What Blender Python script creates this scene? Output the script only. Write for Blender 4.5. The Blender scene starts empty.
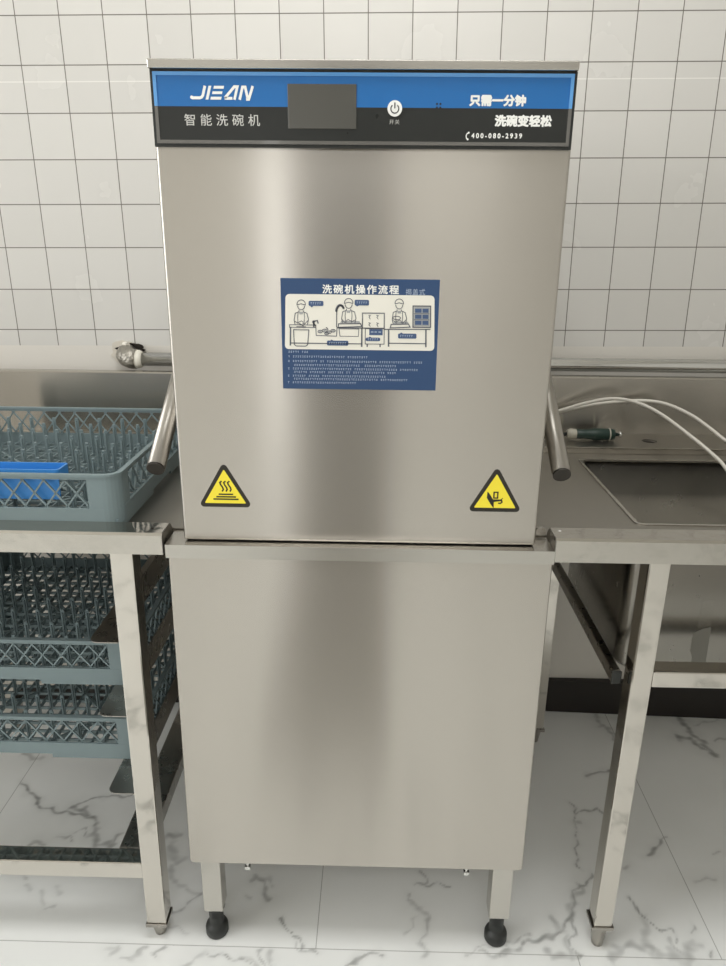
import bpy, bmesh, math, random
import numpy as np
from mathutils import Vector, Matrix

random.seed(7)
S = bpy.context.scene
COL = S.collection
PI = math.pi

# ------------------------------------------------------------------ colours
def lin(r, g, b):
    def f(c):
        c /= 255.0
        return c / 12.92 if c <= 0.04045 else ((c + 0.055) / 1.055) ** 2.4
    return (f(r), f(g), f(b), 1.0)

# ------------------------------------------------------------------ mesh builder
class MB:
    def __init__(self):
        self.bm = bmesh.new()

    def box(self, x0, x1, y0, y1, z0, z1, bev=0.0, seg=2):
        bm = self.bm
        vs = [bm.verts.new((x, y, z)) for x in (x0, x1) for y in (y0, y1) for z in (z0, z1)]
        q = [(0, 1, 3, 2), (4, 6, 7, 5), (0, 4, 5, 1), (2, 3, 7, 6), (0, 2, 6, 4), (1, 5, 7, 3)]
        fs = [bm.faces.new([vs[i] for i in f]) for f in q]
        if bev > 0:
            es = list({e for f in fs for e in f.edges})
            r = bmesh.ops.bevel(bm, geom=es, offset=bev, segments=seg, profile=0.5, affect='EDGES')
        return self

    def prism_x(self, prof, x0, x1, smooth=False):
        """closed (y, z) profile swept along X"""
        bm = self.bm
        a = [bm.verts.new((x0, y, z)) for y, z in prof]
        b = [bm.verts.new((x1, y, z)) for y, z in prof]
        n = len(prof)
        for i in range(n):
            f = bm.faces.new([a[i], a[(i + 1) % n], b[(i + 1) % n], b[i]])
            f.smooth = smooth
        bm.faces.new(a[::-1]); bm.faces.new(b)
        return self

    def prism_y(self, prof, y0, y1):
        """closed (x, z) profile swept along Y"""
        bm = self.bm
        a = [bm.verts.new((x, y0, z)) for x, z in prof]
        b = [bm.verts.new((x, y1, z)) for x, z in prof]
        n = len(prof)
        for i in range(n):
            bm.faces.new([a[i], a[(i + 1) % n], b[(i + 1) % n], b[i]])
        bm.faces.new(a[::-1]); bm.faces.new(b)
        return self

    def tube(self, pts, r, n=14, cap=True, closed=False):
        bm = self.bm
        P = [Vector(p) for p in pts]
        rs = r if isinstance(r, (list, tuple)) else [r] * len(P)
        N = len(P)
        tang = []
        for i in range(N):
            if i == 0: t = P[1] - P[0]
            elif i == N - 1: t = P[-1] - P[-2]
            else: t = (P[i + 1] - P[i]).normalized() + (P[i] - P[i - 1]).normalized()
            if t.length < 1e-9: t = Vector((0, 0, 1))
            tang.append(t.normalized())
        ref = Vector((0, 0, 1)) if abs(tang[0].z) < 0.9 else Vector((1, 0, 0))
        u = tang[0].cross(ref).normalized()
        rings = []
        for i in range(N):
            t = tang[i]
            u = (u - t * u.dot(t)).normalized()
            v = t.cross(u)
            rings.append([bm.verts.new(P[i] + (u * math.cos(a) + v * math.sin(a)) * rs[i])
                          for a in [2 * PI * k / n for k in range(n)]])
        for i in range(N - 1):
            for k in range(n):
                f = bm.faces.new([rings[i][k], rings[i][(k + 1) % n], rings[i + 1][(k + 1) % n], rings[i + 1][k]])
                f.smooth = True
        if cap:
            bm.faces.new(rings[0][::-1]); bm.faces.new(rings[-1])
        return self

    def ring(self, outer, inner, z0, z1):
        """vertical walled ring between two matching closed xy loops"""
        bm = self.bm
        n = len(outer)
        o0 = [bm.verts.new((x, y, z0)) for x, y in outer]; o1 = [bm.verts.new((x, y, z1)) for x, y in outer]
        i0 = [bm.verts.new((x, y, z0)) for x, y in inner]; i1 = [bm.verts.new((x, y, z1)) for x, y in inner]
        for k in range(n):
            j = (k + 1) % n
            for q in ((o0[k], o0[j], o1[j], o1[k]), (i0[j], i0[k], i1[k], i1[j]), (o1[k], o1[j], i1[j], i1[k]), (o0[j], o0[k], i0[k], i0[j])):
                bm.faces.new(q)
        return self

    def segment_wall(self, outer, inner, z0, z1):
        """open run of the same"""
        bm = self.bm
        n = len(outer)
        o0 = [bm.verts.new((x, y, z0)) for x, y in outer]; o1 = [bm.verts.new((x, y, z1)) for x, y in outer]
        i0 = [bm.verts.new((x, y, z0)) for x, y in inner]; i1 = [bm.verts.new((x, y, z1)) for x, y in inner]
        for k in range(n - 1):
            j = k + 1
            for q in ((o0[k], o0[j], o1[j], o1[k]), (i0[j], i0[k], i1[k], i1[j]), (o1[k], o1[j], i1[j], i1[k]), (o0[j], o0[k], i0[k], i0[j])):
                bm.faces.new(q)
        bm.faces.new((o0[0], o1[0], i1[0], i0[0])); bm.faces.new((o0[-1], i0[-1], i1[-1], o1[-1]))
        return self

    def plate(self, outer, holes, z0, z1):
        """flat sheet (xy outline) with holes, from z0 to z1"""
        bm = self.bm
        loops = [outer] + holes
        made = []
        for z in (z0, z1):
            edges = []
            lv = []
            for lp in loops:
                vs = [bm.verts.new((x, y, z)) for x, y in lp]
                lv.append(vs)
                for k in range(len(vs)):
                    edges.append(bm.edges.new((vs[k], vs[(k + 1) % len(vs)])))
            bmesh.ops.triangle_fill(bm, use_beauty=True, use_dissolve=False, edges=edges)
            made.append(lv)
        for a, b in zip(made[0], made[1]):
            for k in range(len(a)):
                j = (k + 1) % len(a)
                bm.faces.new((a[k], a[j], b[j], b[k]))
        return self

    def lathe(self, prof, axis_p, n=24):
        """(radius, z) profile about a vertical axis through axis_p"""
        bm = self.bm
        ax = Vector(axis_p)
        rings = [[bm.verts.new(ax + Vector((r * math.cos(a), r * math.sin(a), z))) for a in [2 * PI * k / n for k in range(n)]] for r, z in prof]
        for i in range(len(prof) - 1):
            for k in range(n):
                f = bm.faces.new([rings[i][k], rings[i][(k + 1) % n], rings[i + 1][(k + 1) % n], rings[i + 1][k]])
                f.smooth = True
        bm.faces.new(rings[0][::-1]); bm.faces.new(rings[-1])
        return self

    # ---- flat marks on a plane facing -Y, (x, z) coordinates
    def flat(self, pts, y):
        f = self.bm.faces.new([self.bm.verts.new((x, y, z)) for x, z in pts])
        return self

    def stroke(self, pts, w, y, closed=False):
        pts = [Vector((p[0], p[1])) for p in pts]
        n = len(pts)
        m = n if closed else n - 1
        L, Rr = [], []
        for i in range(n):
            a = pts[(i - 1) % n] if (closed or i > 0) else None
            b = pts[(i + 1) % n] if (closed or i < n - 1) else None
            d1 = (pts[i] - a).normalized() if a is not None else None
            d2 = (b - pts[i]).normalized() if b is not None else None
            if d1 is None: d1 = d2
            if d2 is None: d2 = d1
            t = d1 + d2
            t = t.normalized() if t.length > 1e-6 else d1
            nn = Vector((-t.y, t.x))
            k = max(0.5, nn.dot(Vector((-d1.y, d1.x))))
            L.append(pts[i] + nn * (w / 2 / k)); Rr.append(pts[i] - nn * (w / 2 / k))
        bm = self.bm
        lv = [bm.verts.new((p.x, y, p.y)) for p in L]; rv = [bm.verts.new((p.x, y, p.y)) for p in Rr]
        for i in range(m):
            j = (i + 1) % n
            bm.faces.new((lv[i], rv[i], rv[j], lv[j]))
        return self

    def disc(self, cx, cz, r, y, n=32):
        return self.flat([(cx + r * math.cos(2 * PI * k / n), cz + r * math.sin(2 * PI * k / n)) for k in range(n)], y)

    def build(self, name, mat, parent=None):
        bm = self.bm
        bmesh.ops.recalc_face_normals(bm, faces=bm.faces[:])
        me = bpy.data.meshes.new(name)
        bm.to_mesh(me); bm.free()
        return link(name, me, mat, parent)

def link(name, me, mat, parent=None):
    o = bpy.data.objects.new(name, me)
    COL.objects.link(o)
    if mat is not None:
        me.materials.clear(); me.materials.append(mat)
    if parent is not None:
        o.parent = parent
        if parent.type == 'EMPTY':
            o.matrix_parent_inverse = Matrix.Translation(-parent.location)
    return o

def thing(name, label, cat, loc, group=None):
    o = bpy.data.objects.new(name, None)
    o.empty_display_size = 0.1
    COL.objects.link(o)
    o.location = loc
    return tag(o, label, cat, group)

def tag(o, label=None, cat=None, group=None, kind=None):
    if label: o['label'] = label
    if cat: o['category'] = cat
    if group: o['group'] = group
    if kind: o['kind'] = kind
    return o

def rrect(x0, x1, y0, y1, r, n=6):
    pts = []
    for cx, cy, a0 in ((x1 - r, y1 - r, 0), (x0 + r, y1 - r, 90), (x0 + r, y0 + r, 180), (x1 - r, y0 + r, 270)):
        for k in range(n + 1):
            a = math.radians(a0 + 90 * k / n)
            pts.append((cx + r * math.cos(a), cy + r * math.sin(a)))
    return pts

def smooth_path(pts, per=8):
    """Catmull-Rom through the points"""
    P = [Vector(p) for p in pts]
    P = [P[0] * 2 - P[1]] + P + [P[-1] * 2 - P[-2]]
    out = []
    for i in range(1, len(P) - 2):
        for k in range(per):
            t = k / per
            a, b, c, d = P[i - 1], P[i], P[i + 1], P[i + 2]
            out.append(0.5 * ((2 * b) + (c - a) * t + (2 * a - 5 * b + 4 * c - d) * t * t + (3 * b - a - 3 * c + d) * t ** 3))
    out.append(P[-2])
    return out

def bolden(me, d):
    """heavier letters: the same faces laid again a hair to each side"""
    bm = bmesh.new(); bm.from_mesh(me)
    src = bm.faces[:]
    k = 0
    for dx, dz in ((d, 0), (-d, 0), (0, d), (0, -d), (d * .7, d * .7), (-d * .7, d * .7), (d * .7, -d * .7), (-d * .7, -d * .7)):
        k += 1
        g = bmesh.ops.duplicate(bm, geom=src)['geom']
        bmesh.ops.translate(bm, verts=[v for v in g if isinstance(v, bmesh.types.BMVert)], vec=(dx, 0.000008 * k, dz))
    bm.to_mesh(me); bm.free()
    return me

def text_mesh(body, x0, x1, z0, z1, y, bold=0.0, spacing=1.0, shear=0.0):
    """letters fitted into the rectangle, lying on a plane that faces -Y"""
    cu = bpy.data.curves.new('lettering', 'FONT')
    cu.body = body
    cu.offset = bold
    cu.space_character = spacing
    cu.shear = shear
    cu.resolution_u = 3
    cu.fill_mode = 'FRONT'
    tmp = bpy.data.objects.new('lettering', cu)
    COL.objects.link(tmp)
    dg = bpy.context.evaluated_depsgraph_get()
    me = bpy.data.meshes.new_from_object(tmp.evaluated_get(dg))
    bpy.data.objects.remove(tmp); bpy.data.curves.remove(cu)
    n = len(me.vertices)
    co = np.empty(n * 3, np.float32); me.vertices.foreach_get('co', co); co = co.reshape(-1, 3)
    mn, mx = co.min(0), co.max(0)
    out = np.empty_like(co)
    out[:, 0] = x0 + (co[:, 0] - mn[0]) / (mx[0] - mn[0]) * (x1 - x0)
    out[:, 1] = y
    out[:, 2] = z0 + (co[:, 1] - mn[1]) / (mx[1] - mn[1]) * (z1 - z0)
    me.vertices.foreach_set('co', out.ravel()); me.update()
    return me

# ------------------------------------------------------------------ materials
def mat(name):
    m = bpy.data.materials.new(name)
    m.use_nodes = True
    nt = m.node_tree
    return m, nt, nt.nodes['Principled BSDF'], nt.links

def plain(name, col, rough=0.5, metal=0.0, spec=0.5, coat=0.0):
    m, nt, b, l = mat(name)
    b.inputs['Base Color'].default_value = col
    b.inputs['Roughness'].default_value = rough
    b.inputs['Metallic'].default_value = metal
    b.inputs['Specular IOR Level'].default_value = spec
    b.inputs['Coat Weight'].default_value = coat
    # faint procedural unevenness of the gloss
    g = nt.nodes.new('ShaderNodeNewGeometry')
    n = nt.nodes.new('ShaderNodeTexNoise'); n.inputs['Scale'].default_value = 60
    l.new(g.outputs['Position'], n.inputs['Vector'])
    mr = nt.nodes.new('ShaderNodeMapRange')
    mr.inputs['To Min'].default_value = max(0.02, rough - 0.05); mr.inputs['To Max'].default_value = min(1, rough + 0.05)
    l.new(n.outputs['Fac'], mr.inputs['Value']); l.new(mr.outputs['Result'], b.inputs['Roughness'])
    return m

def steel(name, col=(0.60, 0.575, 0.53, 1), rough=0.28, aniso=0.0, tangent=(0, 0, 1), grain=(1, 1, 1), bump=0.0, bscale=8.0, var=0.04):
    m, nt, b, l = mat(name)
    b.inputs['Base Color'].default_value = col
    b.inputs['Metallic'].default_value = 1.0
    g = nt.nodes.new('ShaderNodeNewGeometry')
    mp = nt.nodes.new('ShaderNodeVectorMath'); mp.operation = 'MULTIPLY'
    mp.inputs[1].default_value = grain
    l.new(g.outputs['Position'], mp.inputs[0])
    n = nt.nodes.new('ShaderNodeTexNoise'); n.inputs['Scale'].default_value = 40; n.inputs['Detail'].default_value = 3
    l.new(mp.outputs[0], n.inputs['Vector'])
    mr = nt.nodes.new('ShaderNodeMapRange')
    mr.inputs['To Min'].default_value = rough - var; mr.inputs['To Max'].default_value = rough + var
    l.new(n.outputs['Fac'], mr.inputs['Value']); l.new(mr.outputs['Result'], b.inputs['Roughness'])
    if aniso:
        b.inputs['Anisotropic'].default_value = aniso
        c = nt.nodes.new('ShaderNodeCombineXYZ')
        for i, v in enumerate(tangent): c.inputs[i].default_value = v
        l.new(c.outputs[0], b.inputs['Tangent'])
    if bump:
        n2 = nt.nodes.new('ShaderNodeTexNoise'); n2.inputs['Scale'].default_value = bscale; n2.inputs['Detail'].default_value = 2
        l.new(g.outputs['Position'], n2.inputs['Vector'])
        bp = nt.nodes.new('ShaderNodeBump'); bp.inputs['Strength'].default_value = bump; bp.inputs['Distance'].default_value = 0.01
        l.new(n2.outputs['Fac'], bp.inputs['Height']); l.new(bp.outputs['Normal'], b.inputs['Normal'])
    return m
VEINS = [
  ([(-0.901, -0.362), (-0.862, -0.401), (-0.834, -0.422), (-0.813, -0.448), (-0.782, -0.455), (-0.742, -0.462), (-0.703, -0.469), (-0.678, -0.478), (-0.659, -0.497)], 0.007, 0.75),
  ([(-0.737, -0.452), (-0.725, -0.445), (-0.704, -0.451), (-0.695, -0.465)], 0.016, 0.7),
  ([(-0.726, -0.433), (-0.704, -0.417), (-0.675, -0.413), (-0.652, -0.399), (-0.627, -0.406), (-0.604, -0.399)], 0.005, 0.6),
  ([(-0.678, -0.478), (-0.659, -0.49), (-0.653, -0.513), (-0.655, -0.532), (-0.629, -0.553), (-0.605, -0.556)], 0.014, 0.55),
  ([(-0.605, -0.556), (-0.595, -0.534), (-0.583, -0.518)], 0.006, 0.45),
  ([(-0.736, -0.542), (-0.703, -0.528), (-0.701, -0.548)], 0.006, 0.5),
  ([(-0.703, -0.528), (-0.677, -0.513), (-0.668, -0.528)], 0.004, 0.4),
  ([(-0.791, -0.562), (-0.774, -0.554), (-0.753, -0.557)], 0.012, 0.5),
  ([(-0.949, -0.249), (-0.917, -0.268), (-0.892, -0.277)], 0.012, 0.4),
  ([(-0.792, -0.625), (-0.767, -0.645), (-0.753, -0.651)], 0.008, 0.3),
  ([(-0.749, -0.67), (-0.733, -0.682)], 0.008, 0.25),
  ([(-0.709, -0.688), (-0.698, -0.706), (-0.683, -0.715)], 0.006, 0.25),
  ([(-0.68, -0.728), (-0.657, -0.727)], 0.006, 0.3),
  ([(-0.675, -0.677), (-0.662, -0.69)], 0.01, 0.22),
  ([(-0.511, -0.815), (-0.502, -0.812), (-0.5, -0.825)], 0.01, 0.35),
  ([(-0.483, -0.831), (-0.465, -0.827), (-0.456, -0.818), (-0.434, -0.815)], 0.007, 0.4),
  ([(-0.464, -0.829), (-0.451, -0.825)], 0.016, 0.4),
  ([(-0.409, -0.809), (-0.415, -0.823), (-0.409, -0.833)], 0.006, 0.5),
  ([(-0.419, -0.823), (-0.412, -0.824)], 0.005, 0.4),
  ([(-0.462, -0.552), (-0.446, -0.587), (-0.431, -0.601)], 0.02, 0.35),
  ([(-0.474, -0.53), (-0.448, -0.525)], 0.012, 0.45),
  ([(-0.447, -0.611), (-0.43, -0.653), (-0.403, -0.666)], 0.016, 0.35),
  ([(-0.359, -0.684), (-0.378, -0.698), (-0.389, -0.711), (-0.414, -0.731)], 0.006, 0.5),
  ([(-0.394, -0.679), (-0.362, -0.684)], 0.008, 0.3),
  ([(-0.409, -0.767), (-0.393, -0.768), (-0.373, -0.775)], 0.006, 0.3),
  ([(-0.264, -0.648), (-0.246, -0.633), (-0.226, -0.65), (-0.228, -0.674), (-0.214, -0.693)], 0.009, 0.5),
  ([(-0.237, -0.637), (-0.212, -0.65)], 0.01, 0.35),
  ([(-0.262, -0.688), (-0.253, -0.693)], 0.005, 0.3),
  ([(-0.186, -0.733), (-0.173, -0.751), (-0.158, -0.766)], 0.004, 0.65),
  ([(-0.157, -0.777), (-0.14, -0.783), (-0.129, -0.793), (-0.125, -0.805), (-0.101, -0.809)], 0.004, 0.5),
  ([(-0.157, -0.777), (-0.138, -0.805), (-0.111, -0.809)], 0.003, 0.3),
  ([(-0.312, -0.819), (-0.29, -0.825), (-0.258, -0.831), (-0.231, -0.838), (-0.21, -0.843)], 0.004, 0.55),
  ([(-0.312, -0.819), (-0.341, -0.828), (-0.355, -0.845)], 0.01, 0.3),
  ([(-0.253, -0.828), (-0.227, -0.833), (-0.215, -0.841)], 0.01, 0.35),
  ([(-0.213, -0.81), (-0.207, -0.827), (-0.198, -0.84)], 0.005, 0.4),
  ([(-0.199, -0.813), (-0.187, -0.829), (-0.185, -0.842)], 0.008, 0.35),
  ([(0.118, -0.615), (0.123, -0.633), (0.119, -0.643)], 0.005, 0.5),
  ([(0.105, -0.642), (0.125, -0.644), (0.176, -0.646)], 0.004, 0.5),
  ([(0.085, -0.668), (0.085, -0.684), (0.099, -0.703), (0.12, -0.724), (0.121, -0.752), (0.111, -0.787), (0.11, -0.807)], 0.008, 0.45),
  ([(0.094, -0.7), (0.107, -0.709)], 0.016, 0.4),
  ([(0.11, -0.793), (0.111, -0.805)], 0.014, 0.35),
  ([(0.104, -0.715), (0.072, -0.768)], 0.003, 0.25),
  ([(-0.044, -0.838), (-0.019, -0.821), (0.006, -0.811), (0.022, -0.808)], 0.006, 0.6),
  ([(0.198, -0.804), (0.215, -0.79), (0.236, -0.792), (0.28, -0.779), (0.328, -0.763)], 0.006, 0.4),
  ([(0.214, -0.801), (0.244, -0.806), (0.275, -0.805), (0.303, -0.793), (0.326, -0.775)], 0.008, 0.45),
  ([(0.668, -0.016), (0.67, -0.075), (0.691, -0.109)], 0.014, 0.45),
  ([(0.691, -0.109), (0.687, -0.144)], 0.006, 0.4),
  ([(0.913, -0.03), (0.917, -0.088), (0.928, -0.115), (0.945, -0.198)], 0.014, 0.6),
  ([(0.872, -0.124), (0.905, -0.13), (0.923, -0.169), (0.945, -0.198)], 0.016, 0.6),
  ([(0.973, -0.134), (1.011, -0.119)], 0.01, 0.5),
  ([(0.939, -0.065), (1.023, -0.041)], 0.008, 0.3),
  ([(0.563, -0.29), (0.598, -0.28), (0.638, -0.263)], 0.005, 0.55),
  ([(0.501, -0.39), (0.507, -0.41), (0.498, -0.442), (0.501, -0.461), (0.486, -0.51), (0.478, -0.556), (0.472, -0.593)], 0.004, 0.6),
  ([(0.507, -0.426), (0.53, -0.412), (0.551, -0.419), (0.57, -0.408), (0.571, -0.424)], 0.005, 0.55),
  ([(0.498, -0.447), (0.513, -0.461)], 0.008, 0.4),
  ([(0.498, -0.611), (0.478, -0.632), (0.458, -0.633), (0.441, -0.658), (0.437, -0.689), (0.419, -0.719), (0.398, -0.742), (0.368, -0.764), (0.327, -0.779), (0.293, -0.793), (0.26, -0.807)], 0.006, 0.6),
  ([(0.458, -0.633), (0.462, -0.649), (0.444, -0.662)], 0.012, 0.4),
  ([(0.437, -0.673), (0.421, -0.712)], 0.014, 0.35),
  ([(0.389, -0.727), (0.393, -0.749)], 0.012, 0.4),
  ([(0.419, -0.719), (0.422, -0.748), (0.407, -0.769), (0.41, -0.796), (0.416, -0.806)], 0.005, 0.5),
  ([(0.356, -0.79), (0.365, -0.804), (0.395, -0.807)], 0.014, 0.42),
  ([(0.398, -0.77), (0.402, -0.79), (0.401, -0.804)], 0.013, 0.4),
  ([(0.26, -0.807), (0.287, -0.793), (0.263, -0.787)], 0.004, 0.3),
  ([(0.558, -0.666), (0.567, -0.693), (0.579, -0.714), (0.595, -0.743)], 0.004, 0.65),
  ([(0.595, -0.743), (0.622, -0.739), (0.621, -0.756), (0.624, -0.773)], 0.004, 0.5),
  ([(0.578, -0.718), (0.57, -0.751), (0.556, -0.772), (0.561, -0.785)], 0.016, 0.3),
  ([(0.48, -0.807), (0.498, -0.787), (0.532, -0.779), (0.561, -0.785), (0.566, -0.795)], 0.016, 0.42),
  ([(0.576, -0.795), (0.605, -0.797), (0.628, -0.803)], 0.022, 0.4),
  ([(0.628, -0.803), (0.645, -0.776), (0.66, -0.769)], 0.014, 0.4),
  ([(0.671, -0.734), (0.664, -0.751)], 0.005, 0.5),
  ([(0.606, -0.764), (0.617, -0.784), (0.624, -0.797)], 0.008, 0.35),
  ([(0.68, -0.795), (0.68, -0.802)], 0.006, 0.6),
  ([(0.636, -0.551), (0.655, -0.537), (0.674, -0.523), (0.685, -0.504)], 0.008, 0.6),
  ([(0.688, -0.504), (0.705, -0.498)], 0.005, 0.4),
  ([(0.574, -0.588), (0.583, -0.583)], 0.008, 0.45),
  ([(0.717, -0.621), (0.741, -0.612), (0.766, -0.611)], 0.004, 0.3),
  ([(0.798, -0.537), (0.808, -0.539)], 0.004, 0.3),
]

# wall tile frame: the tiles are laid about half a degree out of level with the floor
TH = math.radians(0.6)
def tile_uv_nodes(nt, l):
    g = nt.nodes.new('ShaderNodeNewGeometry')
    s = nt.nodes.new('ShaderNodeSeparateXYZ'); l.new(g.outputs['Position'], s.inputs[0])
    def mth(op, a, b):
        n = nt.nodes.new('ShaderNodeMath'); n.operation = op
        for i, v in enumerate((a, b)):
            if v is None: continue
            if isinstance(v, (int, float)): n.inputs[i].default_value = v
            else: l.new(v, n.inputs[i])
        return n.outputs[0]
    zr = mth('SUBTRACT', s.outputs['Z'], 1.335)
    xo = mth('ADD', mth('MULTIPLY', s.outputs['X'], math.cos(TH)), mth('MULTIPLY', zr, math.sin(TH)))
    zo = mth('SUBTRACT', mth('MULTIPLY', zr, math.cos(TH)), mth('MULTIPLY', s.outputs['X'], math.sin(TH)))
    u = mth('MULTIPLY', mth('ADD', xo, 0.828 + 10), 10.0)
    v = mth('MULTIPLY', mth('ADD', zo, -0.4839 + 10), 10.0)
    return g, mth, u, v, zo

def wall_material():
    m, nt, b, l = mat('white_wall_tiles')
    g, mth, u, v, zo = tile_uv_nodes(nt, l)
    def dist(c):
        f = mth('FRACT', c, None)
        return mth('MINIMUM', f, mth('SUBTRACT', 1.0, f))
    d = mth('MINIMUM', dist(u), dist(v))
    line = nt.nodes.new('ShaderNodeMapRange'); line.interpolation_type = 'SMOOTHSTEP'
    line.inputs['From Min'].default_value = 0.006; line.inputs['From Max'].default_value = 0.016
    line.inputs['To Min'].default_value = 1; line.inputs['To Max'].default_value = 0
    l.new(d, line.inputs['Value'])
    tiled = mth('GREATER_THAN', zo, -0.2565)
    # tone of each tile
    cb = nt.nodes.new('ShaderNodeCombineXYZ'); l.new(mth('FLOOR', u, None), cb.inputs[0]); l.new(mth('FLOOR', v, None), cb.inputs[1])
    wn = nt.nodes.new('ShaderNodeTexWhiteNoise'); wn.noise_dimensions = '2D'; l.new(cb.outputs[0], wn.inputs['Vector'])
    tone = nt.nodes.new('ShaderNodeMixRGB')
    tone.inputs[1].default_value = lin(209, 207, 202); tone.inputs[2].default_value = lin(214, 212, 207)
    l.new(wn.outputs['Value'], tone.inputs[0])
    # pale sheet joint across the tiles on the right
    seam = mth('MULTIPLY', mth('LESS_THAN', mth('ABSOLUTE', mth('SUBTRACT', v, 98.66), None), 0.012), 0.5)
    t2 = nt.nodes.new('ShaderNodeMixRGB'); l.new(seam, t2.inputs[0]); l.new(tone.outputs[0], t2.inputs[1]); t2.inputs[2].default_value = lin(245, 243, 238)
    t3 = nt.nodes.new('ShaderNodeMixRGB'); l.new(line.outputs[0], t3.inputs[0]); l.new(t2.outputs[0], t3.inputs[1]); t3.inputs[2].default_value = lin(112, 108, 100)
    t4 = nt.nodes.new('ShaderNodeMixRGB'); l.new(tiled, t4.inputs[0]); t4.inputs[1].default_value = lin(216, 212, 204); l.new(t3.outputs[0], t4.inputs[2])
    l.new(t4.outputs[0], b.inputs['Base Color'])
    n = nt.nodes.new('ShaderNodeTexNoise'); n.inputs['Scale'].default_value = 5; n.inputs['Detail'].default_value = 4
    l.new(g.outputs['Position'], n.inputs['Vector'])
    mr = nt.nodes.new('ShaderNodeMapRange'); mr.inputs['To Min'].default_value = 0.16; mr.inputs['To Max'].default_value = 0.34
    l.new(n.outputs['Fac'], mr.inputs['Value'])
    ro = nt.nodes.new('ShaderNodeMixRGB'); l.new(tiled, ro.inputs[0]); ro.inputs[1].default_value = (0.6, 0.6, 0.6, 1); l.new(mr.outputs[0], ro.inputs[2])
    l.new(ro.outputs[0], b.inputs['Roughness'])
    bp = nt.nodes.new('ShaderNodeBump'); bp.inputs['Strength'].default_value = 0.08; bp.inputs['Distance'].default_value = 0.004
    h = mth('SUBTRACT', n.outputs['Fac'], mth('MULTIPLY', line.outputs[0], 0.6))
    l.new(h, bp.inputs['Height']); l.new(bp.outputs[0], b.inputs['Normal'])
    return m

def floor_material():
    m, nt, b, l = mat('white_marble_tiles')
    at = nt.nodes.new('ShaderNodeVertexColor'); at.layer_name = 'vein'
    g = nt.nodes.new('ShaderNodeNewGeometry')
    sx = nt.nodes.new('ShaderNodeSeparateXYZ'); l.new(g.outputs['Position'], sx.inputs[0])
    def mth(op, a, bb):
        n = nt.nodes.new('ShaderNodeMath'); n.operation = op
        for i, v in enumerate((a, bb)):
            if v is None: continue
            if isinstance(v, (int, float)): n.inputs[i].default_value = v
            else: l.new(v, n.inputs[i])
        return n.outputs[0]
    # veins of the tiles nearer the camera
    n1 = nt.nodes.new('ShaderNodeTexNoise'); n1.inputs['Scale'].default_value = 2.6; n1.inputs['Detail'].default_value = 6; n1.inputs['Roughness'].default_value = 0.6
    l.new(g.outputs['Position'], n1.inputs['Vector'])
    n2 = nt.nodes.new('ShaderNodeTexNoise'); n2.inputs['Scale'].default_value = 3.5; n2.inputs['Detail'].default_value = 2
    l.new(g.outputs['Position'], n2.inputs['Vector'])
    r = nt.nodes.new('ShaderNodeMapRange'); r.interpolation_type = 'SMOOTHSTEP'
    r.inputs['From Min'].default_value = 0.0; r.inputs['From Max'].default_value = 0.026; r.inputs['To Min'].default_value = 1; r.inputs['To Max'].default_value = 0
    l.new(mth('ABSOLUTE', mth('SUBTRACT', n1.outputs['Fac'], 0.5), None), r.inputs['Value'])
    msk = nt.nodes.new('ShaderNodeMapRange'); msk.inputs['From Min'].default_value = 0.40; msk.inputs['From Max'].default_value = 0.52
    l.new(n2.outputs['Fac'], msk.inputs['Value'])
    near = mth('LESS_THAN', sx.outputs['Y'], -0.965)
    proc = mth('MULTIPLY', mth('MULTIPLY', mth('MULTIPLY', r.outputs[0], msk.outputs[0]), near), 0.55)
    vein = mth('MAXIMUM', at.outputs['Color'], proc)
    # joints between the 0.8 m tiles, staggered row by row
    row = mth('FLOOR', mth('DIVIDE', mth('ADD', sx.outputs['Y'], 0.804 + 8.0), 0.8), None)
    xs = mth('ADD', mth('ADD', sx.outputs['X'], 8.104), mth('MULTIPLY', mth('SUBTRACT', 10.0, row), 0.283))
    def jd(c, per):
        fr = mth('MULTIPLY', mth('FRACT', mth('DIVIDE', c, per), None), per)
        return mth('MINIMUM', fr, mth('SUBTRACT', per, fr))
    dj = mth('MINIMUM', jd(xs, 0.80), jd(mth('ADD', sx.outputs['Y'], 0.804 + 8.0), 0.80))
    wide = mth('MULTIPLY', mth('LESS_THAN', sx.outputs['Y'], -0.8055), mth('LESS_THAN', mth('ABSOLUTE', mth('ADD', sx.outputs['X'], 0.387), None), 0.02))   # one long tile
    joint = mth('MULTIPLY', mth('MULTIPLY', mth('LESS_THAN', dj, 0.0009), 0.55), mth('SUBTRACT', 1.0, wide))
    big = nt.nodes.new('ShaderNodeTexNoise'); big.inputs['Scale'].default_value = 6; big.inputs['Detail'].default_value = 5
    l.new(g.outputs['Position'], big.inputs['Vector'])
    base = nt.nodes.new('ShaderNodeMixRGB'); base.inputs[1].default_value = lin(233, 235, 233); base.inputs[2].default_value = lin(242, 243, 241)
    l.new(big.outputs['Fac'], base.inputs[0])
    c1 = nt.nodes.new('ShaderNodeMixRGB'); l.new(vein, c1.inputs[0]); l.new(base.outputs[0], c1.inputs[1]); c1.inputs[2].default_value = lin(88, 89, 86)
    c2 = nt.nodes.new('ShaderNodeMixRGB'); l.new(joint, c2.inputs[0]); l.new(c1.outputs[0], c2.inputs[1]); c2.inputs[2].default_value = lin(110, 108, 102)
    l.new(c2.outputs[0], b.inputs['Base Color'])
    b.inputs['Roughness'].default_value = 0.34
    b.inputs['Specular IOR Level'].default_value = 0.35
    return m

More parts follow.
